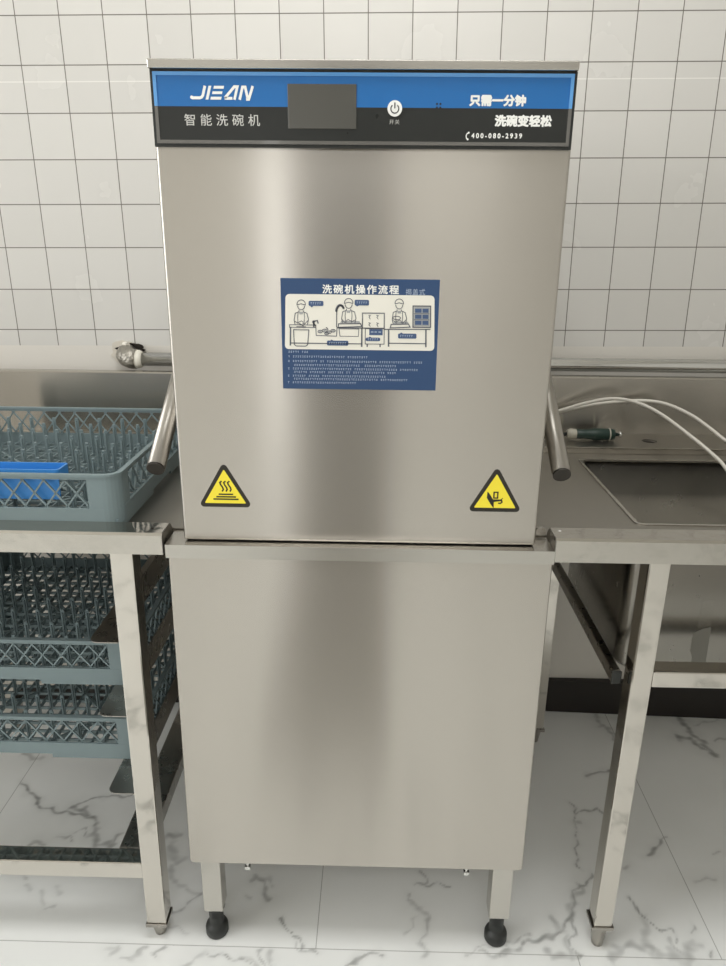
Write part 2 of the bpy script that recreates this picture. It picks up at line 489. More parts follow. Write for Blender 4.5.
M = {}
M['wall'] = wall_material()
M['floor'] = floor_material()
M['paint'] = plain('white_paint', lin(224, 222, 218), 0.6)
M['ceiling'] = plain('ceiling_paint', lin(232, 229, 222), 0.7)
M['strip_grey'] = plain('grey_reflection_strip', lin(140, 138, 131), 0.5)
M['black_skirting'] = plain('black_skirting', lin(34, 29, 26), 0.35)
M['dark_panel'] = plain('dark_panel_paint', lin(92, 88, 80), 0.5)
M['frame'] = plain('window_frame_paint', lin(215, 214, 210), 0.4)
M['panel_steel'] = steel('brushed_panel_steel', (0.56, 0.53, 0.485, 1), 0.25, 0.97, (0, 0, 1), (1.2, 1.2, 30), var=0.02)
M['trim_steel'] = steel('satin_trim_steel', (0.56, 0.54, 0.50, 1), 0.24, grain=(1, 1, 20), var=0.02)
M['deck_steel'] = steel('worktop_steel', (0.36, 0.34, 0.305, 1), 0.30, 0.4, (0, 1, 0.25), (1, 1, 1), var=0.01)
M['apron_steel'] = steel('apron_steel', (0.55, 0.525, 0.48, 1), 0.10, 0.0, grain=(3, 3, 3), bump=0.10, bscale=22)
M['leg_steel'] = steel('polished_leg_steel', (0.64, 0.61, 0.56, 1), 0.07, 0.0, bump=0.05, bscale=14, var=0.03)
M['dark_steel'] = steel('rail_steel', (0.40, 0.38, 0.35, 1), 0.28)
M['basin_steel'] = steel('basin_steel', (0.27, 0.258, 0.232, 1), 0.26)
M['splash_steel'] = steel('backsplash_steel', (0.56, 0.535, 0.49, 1), 0.22, 0.9, (0, 0.25, 1), (1.2, 1.2, 30), var=0.02)
M['chrome'] = steel('pipe_chrome', (0.68, 0.68, 0.66, 1), 0.14)
M['rough_iron'] = steel('elbow_fitting', (0.40, 0.38, 0.34, 1), 0.42, bump=0.4, bscale=160)
M['bar_steel'] = steel('handle_steel', (0.40, 0.38, 0.345, 1), 0.30, grain=(8, 8, 8))
M['black_plastic'] = plain('black_plastic', lin(38, 40, 38), 0.45)
M['cap_plastic'] = plain('dark_end_cap', lin(46, 42, 36), 0.5)
M['rack'] = plain('grey_teal_plastic', lin(122, 138, 141), 0.5)
M['blue_tray'] = plain('blue_plastic', lin(58, 134, 206), 0.38)
M['tape'] = plain('white_thread_tape', lin(232, 228, 216), 0.5)
M['hose'] = plain('white_rubber_hose', lin(206, 202, 192), 0.45)
M['green'] = plain('dark_green_plastic', lin(20, 46, 38), 0.4)
M['collar'] = plain('pale_collar_plastic', lin(178, 174, 160), 0.4)
M['blue_band'] = plain('blue_print', lin(34, 108, 176), 0.30)
M['black_band'] = plain('black_print', lin(36, 38, 36), 0.30)
M['display'] = plain('dark_glass_display', lin(86, 85, 80), 0.22)
M['white_ink'] = plain('white_ink', lin(246, 246, 242), 0.45)
M['grey_ink'] = plain('grey_ink', lin(205, 205, 200), 0.45)
M['dark_ink'] = plain('dark_ink', lin(34, 36, 40), 0.45)
M['line_ink'] = plain('drawing_ink', lin(96, 100, 108), 0.45)
M['sticker_blue'] = plain('sticker_navy', lin(48, 76, 116), 0.45)
M['sticker_white'] = plain('sticker_white', lin(240, 237, 226), 0.45)
M['pale_ink'] = plain('pale_blue_ink', lin(178, 192, 212), 0.5)
M['mid_ink'] = plain('mid_blue_ink', lin(70, 92, 130), 0.5)
M['grey_fill'] = plain('drawing_grey', lin(170, 172, 172), 0.5)
M['warn_yellow'] = plain('warning_yellow', lin(255, 236, 66), 0.45)
M['warn_black'] = plain('warning_black', lin(42, 38, 32), 0.45)
M['bezel_blue'] = plain('bezel_pale_blue', lin(96, 160, 222), 0.2, coat=0.5)
M['bezel_grey'] = plain('bezel_grey', lin(104, 102, 98), 0.2, coat=0.5)
M['residue'] = plain('tape_residue', lin(122, 120, 112), 0.7)
M['plaster'] = plain('rough_plaster', lin(206, 200, 188), 0.9)
M['hole'] = plain('dark_hole', lin(38, 33, 28), 0.9)

# ================================================================== THE SETTING
XL, XR, YB, ZC = -3.2, 2.9, -4.3, 2.85

def build_floor():
    fx = np.arange(-1.16, 1.2001, 0.004); fy = np.arange(-0.97, 0.0001, 0.004)
    fy[-1] = 0.0
    xs = np.concatenate(([XL, -1.8], fx, [1.8, XR])); ys = np.concatenate(([YB, -3.0, -2.0, -1.3], fy))
    nx, ny = len(xs), len(ys)
    X, Y = np.meshgrid(xs, ys, indexing='xy')
    co = np.stack([X, Y, np.zeros_like(X)], -1).reshape(-1, 3).astype(np.float32)
    i = np.arange(nx * ny).reshape(ny, nx)
    quads = np.stack([i[:-1, :-1], i[:-1, 1:], i[1:, 1:], i[1:, :-1]], -1).reshape(-1, 4)
    me = bpy.data.meshes.new('floor')
    me.from_pydata(co.tolist(), [], quads.tolist())
    # grey veins of the marble, drawn as the tiles carry them
    P = co[:, :2].astype(np.float64)
    wob = 0.0045 * np.stack([np.sin(P[:, 0] * 61 + 3 * np.sin(P[:, 1] * 37)) + np.sin(P[:, 1] * 143 + P[:, 0] * 60),
                             np.sin(P[:, 1] * 71 + 3 * np.sin(P[:, 0] * 43)) + np.sin(P[:, 0] * 151 - P[:, 1] * 50)], -1)
    Q = P + wob * 0.7
    patch = 0.5 + 0.5 * np.sin(P[:, 0] * 90 + 2 * np.sin(P[:, 1] * 120)) * np.sin(P[:, 1] * 105 + 2 * np.sin(P[:, 0] * 80))
    val = np.zeros(len(P))
    for pts, w, k in VEINS:
        pts = np.array(pts)
        lo, hi = pts.min(0) - 0.05, pts.max(0) + 0.05
        idx = np.nonzero((P[:, 0] > lo[0]) & (P[:, 0] < hi[0]) & (P[:, 1] > lo[1]) & (P[:, 1] < hi[1]))[0]
        if len(idx) == 0: continue
        q = Q[idx]
        best = np.full(len(idx), 9.0)
        for a, b in zip(pts[:-1], pts[1:]):
            ab = b - a
            t = np.clip(((q - a) @ ab) / max(ab @ ab, 1e-9), 0, 1)
            best = np.minimum(best, np.linalg.norm(q - (a + t[:, None] * ab), axis=1))
        ww = w * (0.55 + 0.9 * patch[idx])
        f = np.clip(1 - best / ww, 0, 1)
        f = f * f * (3 - 2 * f)
        halo = 0.18 * np.exp(-(best / (w * 1.8)) ** 2)
        val[idx] = np.maximum(val[idx], k * np.maximum(f * (0.65 + 0.5 * patch[idx]), halo))
    val = np.clip(val, 0, 1)
    ca = me.color_attributes.new('vein', 'FLOAT_COLOR', 'POINT')
    rgba = np.repeat(val[:, None], 4, 1).astype(np.float32); rgba[:, 3] = 1
    ca.data.foreach_set('color', rgba.ravel())
    o = link('floor', me, M['floor'])
    tag(o, 'white marble floor tiles with grey veins and thin joints', 'floor', kind='structure')

build_floor()
T = 0.12
def structure(name, mb, m, label, cat, parent=None):
    o = mb.build(name, m, parent)
    if parent is None: tag(o, label, cat, kind='structure')
    return o
wall_back = structure('wall_back', MB().box(XL - T, XR + T, 0, T, -0.02, ZC), M['wall'], 'white square tiled wall behind the dishwasher, plain white below the tiles', 'wall')
WIN = (-3.7, -1.0, 0.95, 2.55)                    # window in the left wall: y from, y to, z from, z to
wl = MB()
for y0, y1, z0, z1 in ((YB, WIN[0], -0.02, ZC), (WIN[1], 0, -0.02, ZC), (WIN[0], WIN[1], -0.02, WIN[2]), (WIN[0], WIN[1], WIN[3], ZC)):
    wl.box(XL - T, XL, y0, y1, z0, z1)
structure('wall_left', wl, M['paint'], 'white painted wall left of the dish table', 'wall')
structure('wall_right', MB().box(XR, XR + T, YB, 0, -0.02, ZC), M['paint'], 'white painted wall right of the sink', 'wall')
structure('ceiling', MB().box(XL - T, XR + T, YB - T, T, ZC, ZC + 0.05), M['ceiling'], 'plain white ceiling', 'ceiling')
# camera-side wall: bright slit and dark panel added for the steel's reflections
SLIT = (-0.71, -0.57, 0.25, 2.10)
DARK = (-0.51, 0.09, 0.0, 2.55)
wf = MB()
for x0, x1, z0, z1 in ((XL - T, SLIT[0], -0.02, ZC), (SLIT[1], DARK[0], -0.02, ZC), (DARK[1], XR + T, -0.02, ZC), (SLIT[0], SLIT[1], -0.02, SLIT[2]), (SLIT[0], SLIT[1], SLIT[3], ZC), (DARK[0], DARK[1], DARK[3], ZC)):
    wf.box(x0, x1, YB - T, YB, z0, z1)
structure('wall_front', wf, M['paint'], 'white painted wall round the added slit and dark panel, facing the dishwasher', 'wall')
fr = MB()
for y0, y1, z0, z1 in ((WIN[0], WIN[0] + .05, WIN[2], WIN[3]), (WIN[1] - .05, WIN[1], WIN[2], WIN[3]), (WIN[0] + .05, WIN[1] - .05, WIN[2], WIN[2] + .05), (WIN[0] + .05, WIN[1] - .05, WIN[3] - .05, WIN[3]), (-2.37, -2.33, WIN[2] + .05, WIN[3] - .05)):
    fr.box(XL - 0.08, XL - 0.03, y0, y1, z0, z1)
structure('window_1', fr, M['frame'], 'white framed window in the wall left of the camera', 'window')
fr = MB()
for x0, x1, z0, z1 in ((SLIT[0], SLIT[0] + .02, SLIT[2], SLIT[3]), (SLIT[1] - .02, SLIT[1], SLIT[2], SLIT[3]), (SLIT[0] + .02, SLIT[1] - .02, SLIT[2], SLIT[2] + .03), (SLIT[0] + .02, SLIT[1] - .02, SLIT[3] - .03, SLIT[3])):
    fr.box(x0, x1, YB - 0.08, YB - 0.03, z0, z1)
structure('reflection_slit', fr, M['frame'], 'frame of the unseen bright slit added behind the camera for steel reflections', 'window')  # frame of the added slit that gives the steel its bright streak
structure('dark_reflection_panel', MB().box(DARK[0] + 0.004, DARK[1] - 0.004, YB - 0.09, YB - 0.04, 0.006, DARK[3] - 0.004), M['dark_panel'], 'unseen dark panel added behind the camera to darken steel reflections', 'door')  # added dark panel, mirrored as a dark band in the hood steel
# black skirting, a little proud of the wall towards the right
sk = MB()
b = sk.bm
prof = [(XL, -0.010), (0.40, -0.010), (1.10, -0.036), (1.4, -0.036), (XR, -0.036)]
lo = [b.verts.new((x, y, 0)) for x, y in prof]; hi = [b.verts.new((x, y, 0.108)) for x, y in prof]
lob = [b.verts.new((x, 0, 0)) for x, y in prof]; hib = [b.verts.new((x, 0, 0.108)) for x, y in prof]
for i in range(len(prof) - 1):
    for q in ((lo[i], lo[i+1], hi[i+1], hi[i]), (hi[i], hi[i+1], hib[i+1], hib[i]), (lob[i+1], lob[i], hib[i], hib[i+1]), (lo[i], lob[i], lob[i+1], lo[i+1])):
        b.faces.new(q)
b.faces.new((lo[0], hi[0], hib[0], lob[0])); b.faces.new((lo[-1], lob[-1], hib[-1], hi[-1]))
structure('baseboard_back', sk, M['black_skirting'], 'black skirting board along the foot of the tiled wall', 'baseboard')
structure('reflection_strip', MB().box(-0.33, 0.05, -3.7, -1.40, 0.0, 0.0015), M['strip_grey'], 'unseen grey strip added on the floor behind the camera to darken reflections', 'added strip')  # unseen strip added to darken the reflection in the body panel
# broken out patch of wall round the pipe elbow
def blob(cx, cz, rx, rz, y, seed, n=40):
    rnd = random.Random(seed)
    ph = [rnd.uniform(0, 6.28) for _ in range(4)]
    return [(cx + rx * math.cos(a) * (1 + .10 * math.sin(3 * a + ph[0]) + .08 * math.sin(7 * a + ph[1]) + .05 * math.sin(13 * a + ph[2])),
             cz + rz * math.sin(a) * (1 + .10 * math.sin(2 * a + ph[3]) + .08 * math.sin(5 * a + ph[1]) + .05 * math.sin(11 * a + ph[0]))) for a in [2 * PI * k / n for k in range(n)]]
MB().prism_y(blob(-0.650, 1.052, 0.040, 0.031, 0, 3), -0.003, 0.0).build('rough_plaster', M['plaster'], wall_back)
MB().prism_y(blob(-0.636, 1.065, 0.036, 0.013, 0, 5), -0.004, -0.001).build('chipped_hole', M['hole'], wall_back)

# ================================================================== DISHWASHER
dw = thing('dishwasher', 'tall stainless steel hood dishwasher with blue and black control panel', 'dishwasher', (-0.025, -0.45, 0))
BX0, BX1 = -0.336, 0.288
body = MB()
bd = body.bm
# front sheet with small cut lower corners
body.prism_y([(BX0, 0.862), (BX1, 0.862), (BX1 + .001, 0.211), (BX1 - 0.004, 0.206), (BX0 - 0.001, 0.206), (BX0 - 0.006, 0.211)], -0.80, -0.16)
bmesh.ops.bevel(bd, geom=[e for e in bd.edges if all(abs(v.co.y + 0.80) < 1e-5 for v in e.verts)], offset=0.003, segments=3, profile=0.5, affect='EDGES')
o_body = body.build('body_cabinet', M['panel_steel'], dw)
rim = MB()
rim.plate([(BX0 - .003, -0.803), (BX1 + .001, -0.803), (BX1 + .001, -0.15), (BX0 - .003, -0.15)], [], 0.8425, 0.8655)
rim.build('body_rim', M['trim_steel'], dw)
# legs with adjustable feet under the body
for i, (x0, x1, z1) in enumerate(((-0.326, -0.288, .073), (0.236, 0.276, .083))):
    for y0 in (-0.79, -0.22):
        lg = MB().box(x0, x1, y0, y0 + 0.04, 0.072, 0.206, 0.003)
        leg = lg.build('leg', M['trim_steel'], dw)
        cx, cy = (x0 + x1) / 2, y0 + 0.02
        MB().lathe([(0.011, 0.0), (0.0205, 0.0), (0.0225, 0.004), (0.0225, 0.018), (0.0205, 0.0235), (0.0155, 0.0265), (0.0140, 0.030), (0.0145, 0.066), (0.0185, 0.067), (0.0185, 0.0735), (0.010, 0.0735)], (cx, cy, 0), 28).build('adjustable_foot', M['black_plastic'], leg)
for bx in (-0.234, 0.185):
    MB().tube([(bx, -0.79, 0.2062), (bx, -0.79, 0.193)], 0.004, 12).box(bx - .0055, bx + .0055, -.7955, -.7845, 0.186, 0.195, 0.002).build('bolt', M['chrome'], dw)
# hood
HX0, HX1, HF = -0.312, 0.2605, -0.785
hood = MB().box(HX0, HX1, HF, -0.19, 0.8672, 1.5485, 0.004, 3)
o_hood = hood.build('hood', M['panel_steel'], dw)
MB().box(HX0 + .0005, HX1 - .002, HF - 0.012, -0.185, 1.549, 1.5605, 0.0015).build('hood_cap', M['trim_steel'], o_hood)
# control panel
PF = -0.790
PX0, PX1, PZ0, PZ1 = -0.3105, 0.2585, 1.4545, 1.5490
cp = MB().box(PX0, PX1, PF + 0.0002, HF, PZ0, PZ1).build('control_panel', M['black_plastic'], dw)
MB().box(PX0 + .004, PX1 - .004, PF - 0.0008, PF + 0.0003, 1.5045, PZ1 - .003).build('blue_band', M['blue_band'], cp)
MB().box(PX0 + .004, PX1 - .004, PF - 0.0008, PF + 0.0003, PZ0 + .004, 1.5045).build('black_band', M['black_band'], cp)
bz = MB()
w = 0.0045
ya, yb = PF - 0.002, PF - 0.0008
bz.box(PX0 + .004, PX1 - .004, ya, yb, PZ1 - .003 - w, PZ1 - .003)
bz.box(PX0 + .004, PX0 + .004 + w, ya, yb, 1.5045, PZ1 - .003 - w)
bz.box(PX1 - .004 - w, PX1 - .004, ya, yb, 1.5045, PZ1 - .003 - w)
bz.build('bezel', M['bezel_blue'], cp)
bz = MB()
bz.box(PX0 + .004 + w, PX1 - .004 - w, ya, yb, PZ0 + .004, PZ0 + .004 + w)
bz.box(PX0 + .004, PX0 + .004 + w, ya, yb, PZ0 + .004, 1.5045)
bz.box(PX1 - .004 - w, PX1 - .004, ya, yb, PZ0 + .004, 1.5045)
bz.build('bezel', M['bezel_grey'], cp)
MB().box(-0.1262, -0.0338, PF - 0.0022, PF - 0.0008, 1.4778, 1.5322, 0.0006).build('display', M['display'], cp)
INK = PF - 0.0012
def letters(name, me, m, parent): return link(name, me, m, parent)
# logo lettering, built from slanted strokes: J I E A N
lg = MB()
def L(pts): return [(-0.2560 + (x + 0.30 * z) * 0.01635, 1.5127 + z * 0.0166) for x, z in pts]
def bar(pts): lg.flat(L(pts), INK)
lg.stroke(L([(0.87, 1.0), (0.87, 0.30), (0.80, 0.17), (0.66, 0.12), (-0.02, 0.12)]), 0.0036, INK)
lg.disc(*L([(-0.02, 0.16)])[0], 0.0021, INK - .00001, 16)
bar([(1.17, 0), (1.40, 0), (1.40, 1), (1.17, 1)])
for z0, z1, x0, x1 in ((0.0, 0.21, 1.56, 2.45), (0.40, 0.60, 1.60, 2.42), (0.79, 1.0, 1.62, 2.45)):
    bar([(x0, z0), (x1, z0), (x1, z1), (x0, z1)])
lg.stroke(L([(3.55, 0.0), (3.55, 0.94), (3.30, 0.94), (2.74, 0.13)]), 0.0035, INK)
lg.stroke(L([(2.72, 0.10), (3.36, 0.10)]), 0.0035, INK)
lg.stroke(L([(3.98, 0.0), (3.98, 0.92), (4.20, 0.92), (4.62, 0.10)]), 0.0035, INK)
lg.stroke(L([(4.24, 0.92), (4.70, 0.06)]), 0.0016, INK - .00001)
lg.stroke(L([(4.50, 0.04), (4.72, 0.04), (4.80, 1.0)]), 0.0035, INK)
lg.build('logo_lettering', M['white_ink'], cp)
letters('lettering', text_mesh('智能洗碗机', -0.2672, -0.1645, 1.4808, 1.4953, INK, 0.004, 1.62), M['grey_ink'], cp)
letters('lettering', bolden(text_mesh('只需一分钟', 0.1180, 0.1920, 1.5076, 1.5203, INK), 0.0008), M['white_ink'], cp)
letters('lettering', bolden(text_mesh('洗碗变轻松', 0.1533, 0.2285, 1.4830, 1.4962, INK), 0.0008), M['white_ink'], cp)
letters('lettering', bolden(text_mesh('400-080-2939', 0.1225, 0.1905, 1.4680, 1.4740, INK, 0.0, 1.5), 0.0003), M['white_ink'], cp)
ph = MB(); ph.stroke([(x - .0030, z - .0030) for x, z in ((0.1222, 1.4778), (0.1195, 1.4766), (0.1182, 1.4738), (0.1188, 1.4706), (0.1206, 1.4692))], 0.0013, INK)
ph.disc(0.1185, 1.4745, 0.0013, INK - .00001, 12); ph.disc(0.1175, 1.4664, 0.0013, INK - .00001, 12)
ph.build('handset_symbol', M['white_ink'], cp)
pb = MB()
pb.prism_y([(0.0178 + 0.0098 * math.cos(a), 1.5033 + 0.0098 * math.sin(a)) for a in [2 * PI * k / 40 for k in range(40)]], PF - 0.0032, PF - 0.0008)
pb = pb.build('power_button', M['white_ink'], cp)
sy = MB()
sy.stroke([(0.0178 + 0.0053 * math.sin(a), 1.5028 + 0.0053 * math.cos(a)) for a in [math.radians(38 + 284 * k / 28) for k in range(29)]], 0.0014, PF - 0.0035)
sy.stroke([(0.0178, 1.5103), (0.0178, 1.5033)], 0.0015, PF - 0.0035)
sy.build('power_symbol', M['dark_ink'], cp)
letters('lettering', text_mesh('开关', 0.0108, 0.0245, 1.4842, 1.4900, INK, 0.0, 1.2), M['grey_ink'], cp)
for dx in (-.0023, .0023):
    for dz in (-.0023, .0023):
        MB().disc(0.0765 + dx, 1.5070 + dz, 0.0014, INK, 12).build('indicator_hole', M['dark_ink'], cp)
# lever handles at both sides of the hood
for sx, x in ((-1, -0.362), (1, 0.303)):
    hx = HX0 if sx < 0 else HX1
    h = MB().tube([(x, -0.742, 0.977), (x, -0.18 - 0.06, 1.30)], 0.0152, 22)
    h.tube([(x, -0.262, 1.287), (hx - sx * 0.001, -0.262, 1.287)], 0.011, 18)
    hd = h.build('lever_handle', M['bar_steel'], dw)
    d = Vector((0, 0.502, 0.323)).normalized()
    e = Vector((x, -0.742, 0.977))
    MB().tube([e - d * 0.004, e + d * 0.001], 0.0146, 22).build('end_cap', M['cap_plastic'], hd)

# ---- instruction sticker on the hood
SX0, SX1, SZ0, SZ1 = -0.1430, 0.0885, 1.1200, 1.2820
SY = HF - 0.0006
stk = MB().box(SX0, SX1, SY, HF + 0.0001, SZ0, SZ1).build('instruction_sticker', M['sticker_blue'], dw)
def sp(cx, cy):
    """place on the sticker, in sticker drawing units (a 635 x 440 sheet)"""
    px, py = 270 + cx / 4.033, 270 + cy / 4.033
    v = (py - 278.6) / 110.9
    l_ = 280 + 4 * v; r_ = 440 - 4 * v
    return (SX0 + (px - l_) / (r_ - l_) * (SX1 - SX0), SZ1 - v * (SZ1 - SZ0))
Y1, Y2, Y3, Y4 = SY - 0.0003, SY - 0.0005, SY - 0.0007, SY - 0.0009
K = (SX1 - SX0) / 640
def rr(x0, x1, y0, y1, r): return [sp(x, y) for x, y in rrect(x0, x1, y0, y1, r, 5)]
MB().flat(rr(62, 664, 96, 317, 16), Y1).build('picture_field', M['sticker_white'], stk)
a, b_ = sp(212, 92), sp(520, 58)
letters('lettering', bolden(text_mesh('洗碗机操作流程', a[0], b_[0], a[1], b_[1], Y1, 0.0, 1.25), 0.00035), M['white_ink'], stk)
a, b_ = sp(548, 95), sp(626, 71)
letters('lettering', text_mesh('揭盖式', a[0], b_[0], a[1], b_[1], Y1, 0.0, 1.15), M['pale_ink'], stk)
class Each:
    """every mark drawn through this becomes a part of its own"""
    def __init__(self, name, m): self.name, self.m = name, m
    def flat(self, pts, y): MB().flat(pts, y).build(self.name, self.m, stk)
fill = Each('drawing_shade', M['grey_fill']); ink = MB(); bub = Each('dish_stack', M['mid_ink']); pale = Each('display_marks', M['pale_ink'])
def ln(*pts, w=3.0): ink.stroke([sp(*p) for p in pts], w * K, Y3)
def cl(*pts, w=3.0): ink.stroke([sp(*p) for p in pts], w * K, Y3, closed=True)
def area(mb, *pts, y=None): mb.flat([sp(*p) for p in pts], Y2 if y is None else y)
def arc(cx, cy, rx, ry, a0, a1, n=14): return [(cx + rx * math.cos(math.radians(a0 + (a1 - a0) * k / n)), cy + ry * math.sin(math.radians(a0 + (a1 - a0) * k / n))) for k in range(n + 1)]
def worker(cx, ty, arm):
    """kitchen worker pictogram: cap, head, shoulders, apron"""
    ln(*arc(cx, ty + 16, 17, 17, 170, 370), w=3)
    ln((cx - 18, ty + 19), (cx, ty + 14), (cx + 18, ty + 19), w=3)
    ln(*arc(cx, ty + 22, 14, 16, 0, 180), w=3)
    ln((cx - 8, ty + 40), (cx - 9, ty + 46), (cx - 24, ty + 52), (cx - 28, ty + 80), (cx - 24, ty + 96), w=3)
    ln((cx + 8, ty + 40), (cx + 9, ty + 46), (cx + 24, ty + 52), (cx + 30, ty + 76), (cx + 26, ty + 96), w=3)
    area(fill, (cx - 9, ty + 46), (cx + 9, ty + 46), (cx + 6, ty + 56), (cx - 6, ty + 56))
    ln((cx - 12, ty + 48), (cx - 14, ty + 66), (cx - 12, ty + 96), w=2.5)
    ln((cx + 12, ty + 48), (cx + 14, ty + 66), (cx + 12, ty + 96), w=2.5)
    ln(*[(cx + x * arm, ty + y) for x, y in ((-26, 84), (-14, 90), (2, 82), (10, 88))], w=2.5)
    ln(*[(cx + x * arm, ty + y) for x, y in ((28, 80), (16, 94), (6, 92))], w=2.5)
worker(126, 120, 1); worker(318, 112, -1); worker(522, 112, 1)
# first table with scrap bin, tap and sink full of dishes
cl((80, 218), (186, 218), (186, 228), (80, 228)); ln((84, 228), (84, 302), w=6); ln((84, 292), (374, 292), w=4)
cl((96, 238), (158, 238), (154, 298), (146, 304), (108, 304), (100, 298), w=3.5); ln((108, 226), (146, 226), w=4); ln((118, 212), (136, 222), w=4)
ln((178, 226), (178, 200), w=7); ln((172, 204), (192, 200), (196, 212), w=5); ln((172, 206), (186, 222), w=4)
ln((186, 226), (188, 260), (270, 262), (272, 226), w=3)
for x, y, r in ((204, 244, 9), (222, 240, 10), (240, 246, 9), (256, 240, 9), (230, 252, 8)):
    cl(*arc(x, y, r, r * 0.6, 0, 340, 10), w=3); area(fill, *arc(x, y, r * .6, r * .35, 0, 320, 8))
ln((228, 226), (236, 236), w=4)
# spray arm, rack and second sink
ln(*arc(286, 166, 16, 26, 330, 180), (270, 172), (270, 226), w=4); ink.stroke([sp(*p) for p in arc(284, 164, 16, 26, 180, 330)], 9 * K, Y3)
area(fill, (284, 208), (290, 200), (362, 200), (366, 208)); cl((278, 212), (366, 210), (372, 222), (276, 226), w=4)
ln((272, 228), (378, 228), w=4); cl((280, 232), (360, 232), (358, 262), (284, 262), w=2.5); ln((372, 228), (372, 304), w=6)
# dishwasher
cl((374, 168), (462, 168), (462, 228), (374, 228), w=4)
for x in (402, 434):
    for y in (184, 214): ln((x - 4, y - 8), (x + 4, y - 6), (x - 2, y), (x + 4, y + 8), w=2.5)
cl((386, 230), (462, 230), (462, 292), (386, 292), w=3); ln((394, 292), (394, 304), w=5); ln((446, 292), (446, 304), w=5)
area(bub, (402, 232), (456, 232), (456, 256), (402, 256)); 
for x in (414, 428, 444): area(pale, (x - 5, 241), (x + 5, 241), (x + 5, 245), (x - 5, 245), y=Y4)
# clean side table, rack, shelf of plates
ln((462, 232), (648, 230), w=4); ln((480, 230), (480, 302), w=6); ln((630, 230), (630, 302), w=6); ln((480, 288), (630, 288), w=4)
area(fill, (494, 210), (504, 200), (556, 200), (562, 210)); cl((490, 212), (560, 210), (566, 222), (486, 226), w=4); cl(*arc(512, 186, 16, 7, 0, 340, 12), w=3)
cl((578, 138), (648, 138), (648, 222), (578, 222), w=5); area(fill, (582, 142), (644, 142), (644, 218), (582, 218))
for y in (148, 172, 196):
    for x0, x1 in ((586, 612), (616, 640)): area(bub, (x0, y), (x1, y), (x1, y + 16), (x0, y + 16), y=Y3)
ln((582, 168), (644, 168), w=2.5); ln((582, 192), (644, 192), w=2.5)
# callouts
for x0, x1, y0, y1, tip in ((156, 216, 122, 142, (168, 148)), (342, 400, 116, 138, (352, 142)), (232, 318, 280, 300, (250, 276)), (388, 446, 266, 280, (404, 262)), (518, 592, 248, 268, (530, 244))):
    ty = y1 - 1 if tip[1] > y1 else y0 + 1
    cb_ = MB().flat(rr(x0, x1, y0, y1, 5), Y3).flat([sp(tip[0] - 6, ty), sp(tip[0] + 10, ty), sp(*tip)], Y3 - .00002).build('callout', M['mid_ink'], stk)
    pale = MB()
    n = int((x1 - x0 - 12) // 9)
    for k in range(n):
        x = x0 + 8 + 9 * k; ym = (y0 + y1) / 2
        pale.stroke([sp(x, ym - 3), sp(x + 6, ym - 3)], 1.6 * K, Y4); pale.stroke([sp(x + 3, ym - 4), sp(x + 2, ym + 4)], 1.5 * K, Y4 - .00001)
    pale.build('callout_marks', M['pale_ink'], stk)
ink.build('line_drawing', M['line_ink'], stk)
# the small print: rows of tiny characters, too fine to read
rows = [(76, 328, 150), (76, 347, 395), (76, 366, 618), (100, 382, 508), (76, 397, 600), (100, 411, 508), (76, 427, 468), (100, 440, 556), (76, 455, 350)]
rnd = random.Random(11)
sm = MB()
for x0, y, x1 in rows:
    x = x0
    k = 0
    while x < x1:
        if k == 1 and x0 == 76 and y > 340: x += 10
        elif k > 3 and rnd.random() < 0.07: x += 9
        else:
            q = [rnd.random() for _ in range(4)]
            sm.stroke([sp(x, y - 3.2 + q[0]), sp(x + 5.6, y - 3.2 + q[0])], 1.5 * K, Y1)
            sm.stroke([sp(x + 1.5 + 3 * q[1], y - 4.2), sp(x + 1.5 + 3 * q[2], y + 4.2)], 1.5 * K, Y1 - .00001)
            if q[3] > .35: sm.stroke([sp(x, y + 2.6), sp(x + 5.4, y + 2.6)], 1.4 * K, Y1 - .00002)
            x += 9.2
        k += 1
sm.build('small_print', M['pale_ink'], stk)

# ---- two warning triangles
def round_tri(x0, x1, zb, zt, r, n=6):
    P = [Vector((x0, zb)), Vector((x1, zb)), Vector(((x0 + x1) / 2, zt))]
    out = []
    for i in range(3):
        p, a, c = P[i], P[i - 1], P[(i + 1) % 3]
        d1, d2 = (a - p).normalized(), (c - p).normalized()
        half = d1.angle(d2) / 2
        bis = (d1 + d2).normalized()
        cen = p + bis * (r / math.sin(half))
        v0 = p + d1 * (r / math.tan(half)) - cen; v1 = p + d2 * (r / math.tan(half)) - cen
        s0, s1 = math.atan2(v0.y, v0.x), math.atan2(v1.y, v1.x)
        while s1 - s0 > PI: s1 -= 2 * PI
        while s1 - s0 < -PI: s1 += 2 * PI
        out += [(cen.x + r * math.cos(s0 + (s1 - s0) * k / n), cen.y + r * math.sin(s0 + (s1 - s0) * k / n)) for k in range(n + 1)]
    return out
def warning(x0, x1, zb, zt):
    w_ = MB().prism_y(round_tri(x0 - .0042, x1 + .0042, zb - .0025, zt + .0078, 0.0055), HF - 0.0006, HF + .0001).build('warning_sticker', M['warn_black'], dw)
    ins = 0.0060
    MB().flat(round_tri(x0 + ins, x1 - ins, zb + 0.0040, zt - 0.0050, 0.0012), HF - .0008).build('yellow_field', M['warn_yellow'], w_)
    return w_
ws = warning(-0.280, -0.201, 0.9285, 0.9945)
hs = MB()
cx = -0.2395
for dx in (-0.0072, -0.0010, 0.0052):
    hs.stroke([(cx + dx + x, 0.9640 - z) for x, z in ((0.002, -0.006), (-0.0010, -0.0035), (0.0000, 0.000), (0.0030, 0.0045), (0.0040, 0.008), (0.0020, 0.0115))], 0.0024, HF - .0010)
for z, a, c in ((0.9478, -.0110, .0120), (0.9435, -.0150, .0165), (0.9395, -.0200, .0205)):
    hs.stroke([(cx + a, z), (cx + c, z)], 0.0025, HF - .0010)
hs.build('hot_surface_symbol', M['warn_black'], ws)
